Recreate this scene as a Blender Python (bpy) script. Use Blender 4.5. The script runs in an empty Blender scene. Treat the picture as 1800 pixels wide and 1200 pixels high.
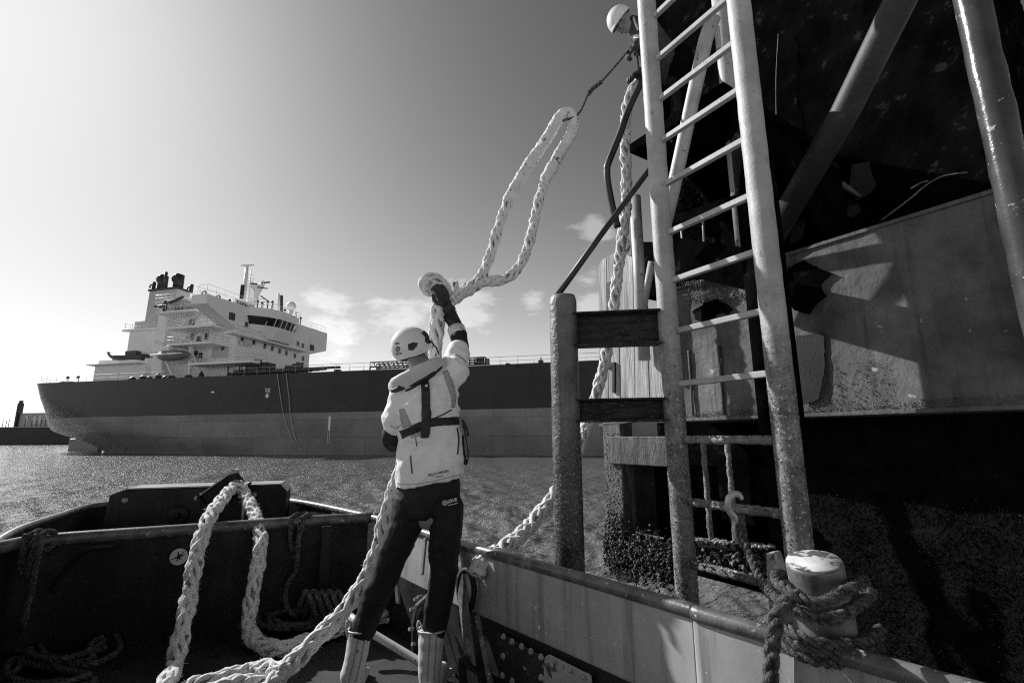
import bpy, bmesh, math, random
import numpy as np
from mathutils import Vector, Matrix, noise
random.seed(7); np.random.seed(7)
C = bpy.context.scene.collection
SC = bpy.context.scene
PI = math.pi
# ------------------------------------------------------------------ camera
F_PX = 862.0; PITCH = math.radians(11.0); ROLL = math.radians(-0.35); CAM_H = 2.3
cd = bpy.data.cameras.new("camera"); cam = bpy.data.objects.new("camera", cd); C.objects.link(cam)
cd.sensor_width = 36; cd.lens = 36 * F_PX / 1800; cd.clip_start = 0.02; cd.clip_end = 9000
cam.location = (0, 0, CAM_H)
MC = Matrix.Rotation(PI/2 + PITCH, 3, 'X') @ Matrix.Rotation(ROLL, 3, 'Z')
cam.rotation_euler = MC.to_euler()
cd.dof.use_dof = True; cd.dof.focus_distance = 3.6; cd.dof.aperture_fstop = 13
SC.camera = cam
# ------------------------------------------------------------------ light
SUN_AZ = math.radians(58); SUN_EL = math.radians(34)     # azimuth: degrees to the left of straight ahead
SUN = Vector((-math.sin(SUN_AZ)*math.cos(SUN_EL), math.cos(SUN_AZ)*math.cos(SUN_EL), math.sin(SUN_EL)))
w = bpy.data.worlds.new("World"); SC.world = w; w.use_nodes = True
nt = w.node_tree; nd = nt.nodes; lk = nt.links
bg = nd["Background"]
sky = nd.new("ShaderNodeTexSky"); sky.sky_type = 'NISHITA'; sky.sun_disc = False
sky.sun_elevation = SUN_EL; sky.sun_rotation = -SUN_AZ
sky.air_density = 1.0; sky.dust_density = 1.0; sky.ozone_density = 1.0
sep = nd.new("ShaderNodeSeparateColor"); lk.new(sky.outputs[0], sep.inputs[0])   # red-filtered black and white
def wmath(op, a, b=None, c=None):
    n = nd.new("ShaderNodeMath"); n.operation = op
    for i, v in enumerate((a, b, c)):
        if v is None: continue
        if isinstance(v, (int, float)): n.inputs[i].default_value = v
        else: lk.new(v, n.inputs[i])
    return n.outputs[0]
tc = nd.new("ShaderNodeTexCoord")
# thin cumulus low over the water
mp = nd.new("ShaderNodeMapping"); mp.inputs['Scale'].default_value = (1, 1, 2.4); lk.new(tc.outputs['Generated'], mp.inputs[0])
cn = nd.new("ShaderNodeTexNoise"); cn.inputs['Scale'].default_value = 7.0; cn.inputs['Detail'].default_value = 9; cn.inputs['Roughness'].default_value = .62
lk.new(mp.outputs[0], cn.inputs['Vector'])
sx = nd.new("ShaderNodeSeparateXYZ"); lk.new(tc.outputs['Generated'], sx.inputs[0])
def bump_at(px, py, rad):
    u, v = (px-900)/F_PX, (600-py)/F_PX
    d = (MC @ Vector((u, v, -1))).normalized()
    n = nd.new("ShaderNodeVectorMath"); n.operation = 'DISTANCE'; n.inputs[1].default_value = d
    m2 = nd.new("ShaderNodeVectorMath"); m2.operation = 'MULTIPLY_ADD'
    lk.new(tc.outputs['Generated'], n.inputs[0])
    return wmath('MAXIMUM', wmath('SUBTRACT', 1.0, wmath('DIVIDE', n.outputs['Value'], rad)), 0.0)
cl = None
for px, py, r in ((820, 555, .11), (700, 570, .13), (1050, 395, .085), (1030, 540, .10), (600, 590, .12), (940, 530, .05)):
    b_ = bump_at(px, py, r); cl = b_ if cl is None else wmath('MAXIMUM', cl, b_)
cov = wmath('MULTIPLY', wmath('SUBTRACT', wmath('ADD', cn.outputs['Fac'], wmath('MULTIPLY', cl, .34)), .70), 8.0)
cov = wmath('MINIMUM', wmath('MAXIMUM', cov, 0.0), 1.0)
# film response of the plate: v^2/(v^2+k) shoulder, plus the pale band of air above the water
v2 = wmath('POWER', sep.outputs[0], 1.5)
shoulder = wmath('DIVIDE', v2, wmath('ADD', v2, 10.0))
zz = wmath('MAXIMUM', sx.outputs['Z'], 0.0)
band = wmath('MULTIPLY', wmath('POWER', wmath('SUBTRACT', 1.0, zz), 5.0), 0.52)
skyv = wmath('MULTIPLY', wmath('ADD', wmath('MULTIPLY', shoulder, .92), band), 9.6)
addc = wmath('ADD', skyv, wmath('MULTIPLY', cov, 2.0))
cmb = nd.new("ShaderNodeCombineColor")
for i in range(3): lk.new(addc, cmb.inputs[i])
lk.new(cmb.outputs[0], bg.inputs['Color'])
bg.inputs['Strength'].default_value = 0.10
sd = bpy.data.lights.new("sun", 'SUN'); sd.energy = 5.0; sd.angle = math.radians(.5); sd.color = (1, 1, 1)
so = bpy.data.objects.new("sun", sd); C.objects.link(so)
so.rotation_euler = (-SUN).to_track_quat('-Z', 'Y').to_euler(); so.location = SUN*60
SC.view_settings.view_transform = 'Standard'; SC.view_settings.look = 'None'
SC.view_settings.gamma = 1; SC.view_settings.use_curve_mapping = False
SC.view_settings.exposure = 0.2
SC.cycles.use_denoising = False; SC.cycles.pixel_filter_type = 'BLACKMAN_HARRIS'; SC.cycles.filter_width = 1.15; SC.cycles.sample_clamp_direct = 6.0; SC.cycles.sample_clamp_indirect = 4.0

# ------------------------------------------------------------------ helpers
def ray(px, py):
    return MC @ Vector(((px-900)/F_PX, (600-py)/F_PX, -1))
CAM = Vector((0, 0, CAM_H))
def P(px, py, Y):                      # the point seen at that pixel of the photograph, Y metres ahead
    d = ray(px, py); return CAM + d*(Y/d.y)
def G(px, py, z):                      # the point seen at that pixel, at height z
    d = ray(px, py); return CAM + d*((z-CAM_H)/d.z)
def V(*a): return Vector(a)

class MB:
    def __init__(s): s.v = []; s.f = []; s.m = []; s.sm = []
    def add(s, vs, fs, mi=0, smooth=True):
        o = len(s.v); s.v.extend([tuple(p) for p in vs])
        for f in fs: s.f.append(tuple(i+o for i in f)); s.m.append(mi); s.sm.append(smooth)
        return s
    def tube(s, path, r, n=12, cap=True, mi=0, closed=False, flat=1.0, up=None, smooth=True):
        pts = [Vector(p) for p in path]; k = len(pts)
        rr = r if isinstance(r, (list, tuple, np.ndarray)) else [r]*k
        T = []
        for i in range(k):
            a = pts[(i-1) % k] if (closed or i > 0) else pts[i]; b = pts[(i+1) % k] if (closed or i < k-1) else pts[i]
            t = (b-a); T.append(t.normalized() if t.length > 1e-9 else Vector((0, 0, 1)))
        ref = Vector(up) if up is not None else (Vector((0, 0, 1)) if abs(T[0].z) < .9 else Vector((1, 0, 0)))
        N = (ref - T[0]*ref.dot(T[0])).normalized(); vs = []
        for i in range(k):
            if up is not None: N = Vector(up)
            N = (N - T[i]*N.dot(T[i])).normalized(); B = T[i].cross(N)
            for j in range(n):
                a = 2*PI*j/n; vs.append(pts[i] + (N*math.cos(a)*flat + B*math.sin(a))*rr[i])
        fs = []
        for i in range(k if closed else k-1):
            for j in range(n):
                a = i*n; b = ((i+1) % k)*n; fs.append((a+j, a+(j+1) % n, b+(j+1) % n, b+j))
        if cap and not closed:
            fs.append(tuple(range(n-1, -1, -1))); fs.append(tuple(range((k-1)*n, k*n)))
        return s.add(vs, fs, mi, smooth)
    def box(s, c, h, X=(1, 0, 0), Z=(0, 0, 1), mi=0):       # centre, half sizes along X, Y=ZxX, Z
        X = Vector(X).normalized(); Z = Vector(Z); Z = (Z - X*Z.dot(X)).normalized(); Y = Z.cross(X); c = Vector(c)
        vs = [c + X*h[0]*a + Y*h[1]*b + Z*h[2]*d for a in (-1, 1) for b in (-1, 1) for d in (-1, 1)]
        return s.add(vs, [(0, 1, 3, 2), (4, 6, 7, 5), (0, 4, 5, 1), (2, 3, 7, 6), (0, 2, 6, 4), (1, 5, 7, 3)], mi, False)
    def beam(s, a, b, w, h, up=(0, 0, 1), mi=0):            # rectangular bar from a to b
        a = Vector(a); b = Vector(b); return s.box((a+b)/2, ((b-a).length/2, w/2, h/2), b-a, up, mi)
    def prism(s, poly, ext, mi=0, smooth=False):            # polygon of 3D points extruded by a vector
        n = len(poly); ext = Vector(ext); vs = [Vector(p) for p in poly] + [Vector(p)+ext for p in poly]
        fs = [tuple(range(n-1, -1, -1)), tuple(range(n, 2*n))] + [(i, (i+1) % n, n+(i+1) % n, n+i) for i in range(n)]
        return s.add(vs, fs, mi, smooth)
    def loft(s, rings, cap=True, mi=0, smooth=True):
        n = len(rings[0]); vs = [p for r in rings for p in r]; fs = []
        for i in range(len(rings)-1):
            for j in range(n): fs.append((i*n+j, i*n+(j+1) % n, (i+1)*n+(j+1) % n, (i+1)*n+j))
        if cap: fs.append(tuple(range(n-1, -1, -1))); fs.append(tuple(range((len(rings)-1)*n, len(rings)*n)))
        return s.add(vs, fs, mi, smooth)
    def grid(s, fn, nu, nv, mi=0, smooth=True):
        vs = [fn(i/(nu-1), j/(nv-1)) for i in range(nu) for j in range(nv)]
        fs = [(i*nv+j, (i+1)*nv+j, (i+1)*nv+j+1, i*nv+j+1) for i in range(nu-1) for j in range(nv-1)]
        return s.add(vs, fs, mi, smooth)
    def ball(s, c, r, X=(1, 0, 0), Z=(0, 0, 1), nu=16, nv=10, mi=0):
        if not isinstance(r, (tuple, list)): r = (r, r, r)
        X = Vector(X).normalized(); Z = Vector(Z); Z = (Z - X*Z.dot(X)).normalized(); Y = Z.cross(X); c = Vector(c)
        rings = []
        for i in range(nv+1):
            a = PI*i/nv - PI/2; q = max(math.cos(a), 1e-3)
            rings.append([c + X*r[0]*q*math.cos(2*PI*j/nu) + Y*r[1]*q*math.sin(2*PI*j/nu) + Z*r[2]*math.sin(a) for j in range(nu)])
        return s.loft(rings, True, mi)
    def lump(s, c, r, mi=0):                                # small irregular crusty lump
        c = Vector(c); q = [Vector((random.gauss(0, 1), random.gauss(0, 1), random.gauss(0, 1))).normalized() for _ in range(2)]
        X = q[0]; Y = X.cross(q[1]).normalized(); Z = X.cross(Y)
        a = [r*random.uniform(.5, 1.2) for _ in range(6)]
        return s.add([c+X*a[0], c-X*a[1], c+Y*a[2], c-Y*a[3], c+Z*a[4], c-Z*a[5]],
                     [(0, 2, 4), (2, 1, 4), (1, 3, 4), (3, 0, 4), (2, 0, 5), (1, 2, 5), (3, 1, 5), (0, 3, 5)], mi, False)
    def mesh(s, name, shift=None):
        me = bpy.data.meshes.new(name)
        vs = s.v if shift is None else [(p[0]-shift[0], p[1]-shift[1], p[2]-shift[2]) for p in s.v]
        me.from_pydata(vs, [], s.f); me.polygons.foreach_set('material_index', s.m); me.polygons.foreach_set('use_smooth', s.sm)
        me.update(); return me
    def build(s, name, mat, parent=None, bevel=0, recalc=True):
        base = root_loc(parent)
        if parent is None:
            a = np.array(s.v); base = Vector(((a[:, 0].min()+a[:, 0].max())/2, (a[:, 1].min()+a[:, 1].max())/2, a[:, 2].min()))
        me = s.mesh(name, base)
        if recalc:
            bm = bmesh.new(); bm.from_mesh(me); bmesh.ops.recalc_face_normals(bm, faces=bm.faces); bm.to_mesh(me); bm.free()
        return link(name, me, mat, parent, base if parent is None else None, bevel)
def root_loc(p):
    if p is None: return Vector((0, 0, 0))
    while p.parent is not None: p = p.parent
    return Vector(p.location)
def link(name, me, mat, parent=None, loc=None, bevel=0):
    for m_ in (mat if isinstance(mat, (list, tuple)) else [mat]): me.materials.append(m_)
    o = bpy.data.objects.new(name, me); C.objects.link(o)
    if parent is not None: o.parent = parent
    if loc is not None: o.location = loc
    if bevel:
        b = o.modifiers.new("bevel", 'BEVEL'); b.width = bevel; b.segments = 2; b.limit_method = 'ANGLE'; b.angle_limit = math.radians(40)
    return o
def thing(name, label, cat, loc, group=None):
    o = bpy.data.objects.new(name, None); C.objects.link(o); o.location = loc; o.empty_display_size = .1
    return tag(o, label, cat, group)
def tag(o, label, cat, group=None, kind=None):
    o['label'] = label; o['category'] = cat
    if group: o['group'] = group
    if kind: o['kind'] = kind
    return o
def structure(o, label, cat):
    return tag(o, label, cat, None, 'structure')
def cr(pts, n=8, closed=False):                              # Catmull-Rom through points
    p = [Vector(q) for q in pts]; k = len(p); out = []
    for i in range(k if closed else k-1):
        a, b, c_, d = p[(i-1) % k] if (closed or i > 0) else p[0]*2-p[1], p[i], p[(i+1) % k], p[(i+2) % k] if (closed or i < k-2) else p[-1]*2-p[-2]
        for j in range(n):
            t = j/n; out.append(.5*((2*b) + (c_-a)*t + (2*a-5*b+4*c_-d)*t*t + (3*b-a-3*c_+d)*t**3))
    if not closed: out.append(p[-1])
    return out
def resample(path, step):
    L = [0]
    for a, b in zip(path, path[1:]): L.append(L[-1]+(b-a).length)
    n = max(2, int(L[-1]/step)); out = []; j = 0
    for i in range(n+1):
        s_ = L[-1]*i/n
        while j < len(L)-2 and L[j+1] < s_: j += 1
        t = (s_-L[j])/max(1e-9, L[j+1]-L[j]); out.append(path[j].lerp(path[j+1], min(1, max(0, t))))
    return out
def frames(pts):
    T = [(pts[min(i+1, len(pts)-1)]-pts[max(i-1, 0)]).normalized() for i in range(len(pts))]
    ref = Vector((0, 0, 1)) if abs(T[0].z) < .9 else Vector((1, 0, 0))
    N = (ref-T[0]*ref.dot(T[0])).normalized(); out = []
    for t in T:
        N = (N-t*N.dot(t)).normalized(); out.append((t, N, t.cross(N)))
    return out
def rope_mb(ctrl, R, plait=True, step=None, fuzz=0, mb=None, nside=6, pitch=None, dark=(1,), ctrl_n=10, jitter=.07):
    """eight-strand plaited (or three-strand laid) rope along a path; strands listed in dark take material 1"""
    mb = mb or MB(); step = step or R*.42
    pts = resample(cr(ctrl, ctrl_n), step); fr = frames(pts); s_ = 0; L = []
    for i, p in enumerate(pts):
        if i: s_ += (p-pts[i-1]).length
        L.append(s_)
    if plait: strands = [(k, 1, 2*PI*k/4) for k in range(4)] + [(4+k, -1, 2*PI*k/4+PI/4) for k in range(4)]; sr = R*.385; hr = R*.615; pitch = pitch or R*9
    else: strands = [(k, 1, 2*PI*k/3) for k in range(3)]; sr = R*.52; hr = R*.50; pitch = pitch or R*6.0
    ph0 = random.uniform(0, 6)
    for k, sg, ph in strands:
        q = []; rr = []
        for i, p in enumerate(pts):
            t, N, B = fr[i]; a = sg*2*PI*L[i]/pitch + ph + ph0
            rad = hr
            if plait: rad = hr*(1 + .20*sg*math.cos(4*2*PI*L[i]/pitch*1.0 + (k % 2)*PI))
            jx = 1 + jitter*noise.noise(Vector((L[i]*7/R*.05, k*3.1, ph0)))
            q.append(p + (N*math.cos(a)+B*math.sin(a))*rad*jx); rr.append((.62 if (k in dark and plait) else 1)*sr*(1 + .15*noise.noise(Vector((L[i]*.4/R, k*5.7, ph0+3)))))
        mb.tube(q, rr, nside, True, 1 if k in dark else 0)
    for _ in range(int(fuzz*L[-1])):
        i = random.randrange(len(pts)); t, N, B = fr[i]; a = random.uniform(0, 2*PI)
        d = N*math.cos(a)+B*math.sin(a); p = pts[i]+d*R*.9
        e = p + (d*random.uniform(.15, .9) + t*random.uniform(-1.2, 1.2) + Vector((0, 0, -.2)))*R*random.uniform(.3, .8)
        wv = t.cross(d)*R*.07
        mb.add([p-wv, p+wv, e], [(0, 1, 2)], 0, False)
    return mb
def remesh(mb, voxel, smooth=6, disp=None, name='body'):
    me = mb.mesh(name); o = bpy.data.objects.new(name, me); C.objects.link(o)
    r = o.modifiers.new('r', 'REMESH'); r.mode = 'VOXEL'; r.voxel_size = voxel; r.use_smooth_shade = True
    s_ = o.modifiers.new('s', 'SMOOTH'); s_.factor = .5; s_.iterations = smooth
    dg = bpy.context.evaluated_depsgraph_get(); dg.update()
    me2 = bpy.data.meshes.new_from_object(o.evaluated_get(dg)); bpy.data.objects.remove(o)
    out = MB(); n = len(me2.vertices); co = np.empty(n*3); me2.vertices.foreach_get('co', co); co = co.reshape(-1, 3)
    if disp:
        no = np.empty(n*3); me2.vertices.foreach_get('normal', no); no = no.reshape(-1, 3)
        for i in range(n):
            co[i] += no[i]*disp(Vector(co[i]), Vector(no[i]))
    out.add([tuple(p) for p in co], [tuple(p.vertices) for p in me2.polygons], 0, True)
    return out
# ------------------------------------------------------------------ materials
def mat(name, c0, c1=None, scale=4, rough=.6, metal=0, bump=0, bscale=30, bdist=.01, stretch=(1, 1, 1), detail=6,
        lo=.35, hi=.65, speck=None, spec=.5, streak=None, rough2=None, zmix=None, seams=None):
    m = bpy.data.materials.new(name); m.use_nodes = True; t = m.node_tree; N = t.nodes; L = t.links
    b = N["Principled BSDF"]; b.inputs['Roughness'].default_value = rough; b.inputs['Metallic'].default_value = metal
    b.inputs['Specular IOR Level'].default_value = spec
    tc = N.new("ShaderNodeTexCoord"); mp = N.new("ShaderNodeMapping"); mp.inputs['Scale'].default_value = stretch
    L.new(tc.outputs['Object'], mp.inputs[0])
    def nz(sc, de=6, ro=.6, src=None):
        n = N.new("ShaderNodeTexNoise"); n.inputs['Scale'].default_value = sc; n.inputs['Detail'].default_value = de; n.inputs['Roughness'].default_value = ro
        L.new(src or mp.outputs[0], n.inputs['Vector']); return n.outputs['Fac']
    def ramp(src, a, c, ca, cb):
        r = N.new("ShaderNodeValToRGB"); r.color_ramp.elements[0].position = a; r.color_ramp.elements[1].position = c
        r.color_ramp.elements[0].color = (ca, ca, ca, 1); r.color_ramp.elements[1].color = (cb, cb, cb, 1); L.new(src, r.inputs[0]); return r.outputs[0]
    def mix(fac, a, bb):
        x = N.new("ShaderNodeMix"); x.data_type = 'RGBA'; L.new(fac, x.inputs['Factor'])
        for i, v in ((6, a), (7, bb)):
            if isinstance(v, float): x.inputs[i].default_value = (v, v, v, 1)
            else: L.new(v, x.inputs[i])
        return x.outputs[2]
    c1 = c0 if c1 is None else c1
    col = ramp(nz(scale, detail), lo, hi, c0, c1)
    if streak:                                               # (value, amount): runs down the surface
        m2 = N.new("ShaderNodeMapping"); m2.inputs['Scale'].default_value = (9, 9, .55); L.new(tc.outputs['Object'], m2.inputs[0])
        f = ramp(nz(1.6, 8, .65, m2.outputs[0]), .5, .72, 0.0, streak[1]); col = mix(f, col, float(streak[0]))
    if speck:                                                # (value, scale, lo, hi)
        f = ramp(nz(speck[1], 3, .7), speck[2], speck[3], 0.0, 1.0); col = mix(f, col, float(speck[0]))
    if zmix:                                                 # (height, width, low0, low1, speck): another skin below that height
        sz = N.new("ShaderNodeSeparateXYZ"); L.new(tc.outputs['Object'], sz.inputs[0])
        def mth(op, a, bb):
            q = N.new("ShaderNodeMath"); q.operation = op
            for i, v in enumerate((a, bb)):
                if isinstance(v, (int, float)): q.inputs[i].default_value = v
                else: L.new(v, q.inputs[i])
            return q.outputs[0]
        zz = mth('ADD', mth('MULTIPLY', mth('SUBTRACT', nz(3.5, 6, .65), .5), zmix[1]*3.2), mth('ADD', mth('MULTIPLY', mth('SUBTRACT', nz(45, 3, .6), .5), zmix[1]*1.2), sz.outputs['Z']))
        f = N.new("ShaderNodeMapRange"); f.inputs['From Min'].default_value = zmix[0]-zmix[1]; f.inputs['From Max'].default_value = zmix[0]+zmix[1]; L.new(zz, f.inputs['Value'])
        low = mix(ramp(nz(58, 3, .7), .56, .68, 0.0, 1.0), ramp(nz(8, 6), .35, .65, zmix[2], zmix[3]), float(zmix[4]))
        x = N.new("ShaderNodeMix"); x.data_type = 'RGBA'; L.new(f.outputs[0], x.inputs['Factor']); L.new(low, x.inputs[6]); L.new(col, x.inputs[7]); col = x.outputs[2]
    if seams:                                                # (amount, heading in degrees): plate seams of a ship's side
        m3 = N.new("ShaderNodeMapping"); m3.inputs['Rotation'].default_value = (0, 0, math.radians(seams[1])); L.new(tc.outputs['Object'], m3.inputs[0])
        s3 = N.new("ShaderNodeSeparateXYZ"); L.new(m3.outputs[0], s3.inputs[0]); c3 = N.new("ShaderNodeCombineXYZ"); L.new(s3.outputs['X'], c3.inputs['X']); L.new(s3.outputs['Z'], c3.inputs['Y'])
        bk = N.new("ShaderNodeTexBrick"); bk.inputs['Scale'].default_value = 1; bk.inputs['Brick Width'].default_value = 9; bk.inputs['Row Height'].default_value = 2.4; bk.inputs['Mortar Size'].default_value = .05; bk.inputs['Mortar Smooth'].default_value = 1
        for nm, vv in (('Color1', .84), ('Color2', 1.12), ('Mortar', 1-seams[0])): bk.inputs[nm].default_value = (vv, vv, vv, 1)
        L.new(c3.outputs[0], bk.inputs['Vector']); x = N.new("ShaderNodeMix"); x.data_type = 'RGBA'; x.blend_type = 'MULTIPLY'; x.inputs['Factor'].default_value = 1; L.new(col, x.inputs[6]); L.new(bk.outputs['Color'], x.inputs[7]); col = x.outputs[2]
    L.new(col, b.inputs['Base Color'])
    if rough2 is not None: L.new(ramp(nz(scale*1.7, 4), .35, .65, rough, rough2), b.inputs['Roughness'])
    if bump:
        bn = N.new("ShaderNodeBump"); bn.inputs['Strength'].default_value = bump; bn.inputs['Distance'].default_value = bdist
        L.new(nz(bscale, 5, .6), bn.inputs['Height']); L.new(bn.outputs[0], b.inputs['Normal'])
    return m
def D(px, py, t):                      # the point seen at that pixel, t metres along the optical axis
    return CAM + ray(px, py)*t
M = {}
M['steel_black'] = mat('black_steel', .005, .014, 5, .5, bump=.35, bscale=60, bdist=.005, rough2=.7, streak=(.04, .35), speck=(.06, 22, .66, .72), spec=.35)
M['deck'] = mat('deck_paint', .008, .028, 6, .55, bump=.5, bscale=160, bdist=.004, rough2=.8)
M['bulwark_grey'] = mat('grey_paint', .30, .44, 2.5, .45, bump=.12, bscale=90, bdist=.003, speck=(.80, 26, .67, .71), streak=(.15, .9), rough2=.65)
M['rail'] = mat('worn_rail', .05, .16, 10, .38, bump=.3, bscale=90, bdist=.004, speck=(.5, 25, .62, .7))
M['light_paint'] = mat('light_paint', .5, .62, 5, .5, bump=.15, bscale=60, bdist=.003, speck=(.08, 16, .64, .7))
M['galv'] = mat('galvanised', .35, .5, 20, .4, metal=.3, bump=.2, bscale=80, bdist=.003)
M['rope'] = mat('white_rope', .62, .74, 25, .85, bump=.6, bscale=140, bdist=.006, stretch=(1, 1, 1), speck=(.42, 14, .66, .74), spec=.2)
M['rope_mark'] = mat('marker_yarn', .16, .26, 30, .85, bump=.5, bscale=140, bdist=.005, spec=.2)
M['rope_dark'] = mat('old_dark_rope', .04, .15, 40, .95, bump=.8, bscale=150, bdist=.006, spec=.1)
M['rope_mid'] = mat('old_rope', .025, .15, 60, .95, bump=.8, bscale=150, bdist=.006, spec=.1)
M['chafe'] = mat('chafe_cloth', .6, .72, 12, .8, bump=.5, bscale=60, bdist=.008, speck=(.14, 20, .60, .68), spec=.2)

# ------------------------------------------------------------------ water
def water():
    rad = [1.0]
    while rad[-1] < 130: rad.append(rad[-1]+max(.055, rad[-1]**2/1700))
    rad = np.array(rad+list(rad[-1]*np.exp(np.linspace(.02, math.log(5000/rad[-1]), 40)))); nr = len(rad)
    ang = np.radians(np.concatenate([np.linspace(-100, -51, 25), np.linspace(-50, 50, 640), np.linspace(51, 100, 25)])); na = len(ang)
    R, A = np.meshgrid(rad, ang, indexing='ij'); X = R*np.sin(A); Y = R*np.cos(A); Z = np.zeros_like(X)
    rs = np.random.RandomState(3); cell = np.maximum(np.gradient(rad)[:, None]*.8, R*np.gradient(ang)[None, :]*.8)
    for i in range(90):
        lam = .30*(9/.30)**rs.rand(); th = math.radians(205)+rs.randn()*.55; k = 2*PI/lam
        amp = (.0105*lam**.85 if lam < 1.1 else .0125*(1.1/lam)**.15)*rs.uniform(.5, 1.3)
        fade = np.clip((lam/cell-1.8)/2, 0, 1)
        ph = k*(X*math.cos(th)+Y*math.sin(th))+rs.rand()*6.28
        Z += amp*fade*(np.sin(ph)+.25*np.sin(2*ph+1.5))
    idx = np.arange(nr*na).reshape(nr, na)
    q4 = np.stack([idx[:-1, :-1], idx[1:, :-1], idx[1:, 1:], idx[:-1, 1:]], -1).reshape(-1, 4).astype(np.int32)
    me = bpy.data.meshes.new('water'); me.vertices.add(nr*na); me.vertices.foreach_set('co', np.stack([X, Y, Z], -1).astype(np.float32).ravel())
    me.loops.add(q4.size); me.loops.foreach_set('vertex_index', q4.ravel()); me.polygons.add(len(q4))
    me.polygons.foreach_set('loop_start', np.arange(0, q4.size, 4, dtype=np.int32)); me.polygons.foreach_set('use_smooth', np.ones(len(q4), dtype=bool)); me.update(calc_edges=True)
    m = bpy.data.materials.new('harbour_water'); m.use_nodes = True; t = m.node_tree; N = t.nodes; L = t.links; b = N["Principled BSDF"]
    b.inputs['Base Color'].default_value = (.12, .12, .12, 1); b.inputs['Roughness'].default_value = .15; b.inputs['IOR'].default_value = 1.33
    g = N.new("ShaderNodeNewGeometry"); h = None
    for sc, st, amt in ((1.3, (1, 2.0, 1), .50), (4.5, (1, 1.7, 1), .22), (15, (1, 1.4, 1), .07)):
        mp = N.new("ShaderNodeMapping"); mp.inputs['Rotation'].default_value = (0, 0, math.radians(-20)); mp.inputs['Scale'].default_value = st
        L.new(g.outputs['Position'], mp.inputs[0])
        n = N.new("ShaderNodeTexNoise"); n.inputs['Scale'].default_value = sc; n.inputs['Detail'].default_value = 5; n.inputs['Roughness'].default_value = .55; L.new(mp.outputs[0], n.inputs['Vector'])
        q = N.new("ShaderNodeMath"); q.operation = 'MULTIPLY_ADD'; L.new(n.outputs['Fac'], q.inputs[0]); q.inputs[1].default_value = amt
        if h is not None: L.new(h, q.inputs[2])
        else: q.inputs[2].default_value = 0
        h = q.outputs[0]
    bp = N.new("ShaderNodeBump"); bp.inputs['Strength'].default_value = 1.0; bp.inputs['Distance'].default_value = .5
    L.new(h, bp.inputs['Height']); L.new(bp.outputs[0], b.inputs['Normal'])
    o = link('water', me, m); structure(o, 'choppy grey harbour water with sun glitter at the left', 'water')
water()

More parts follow.
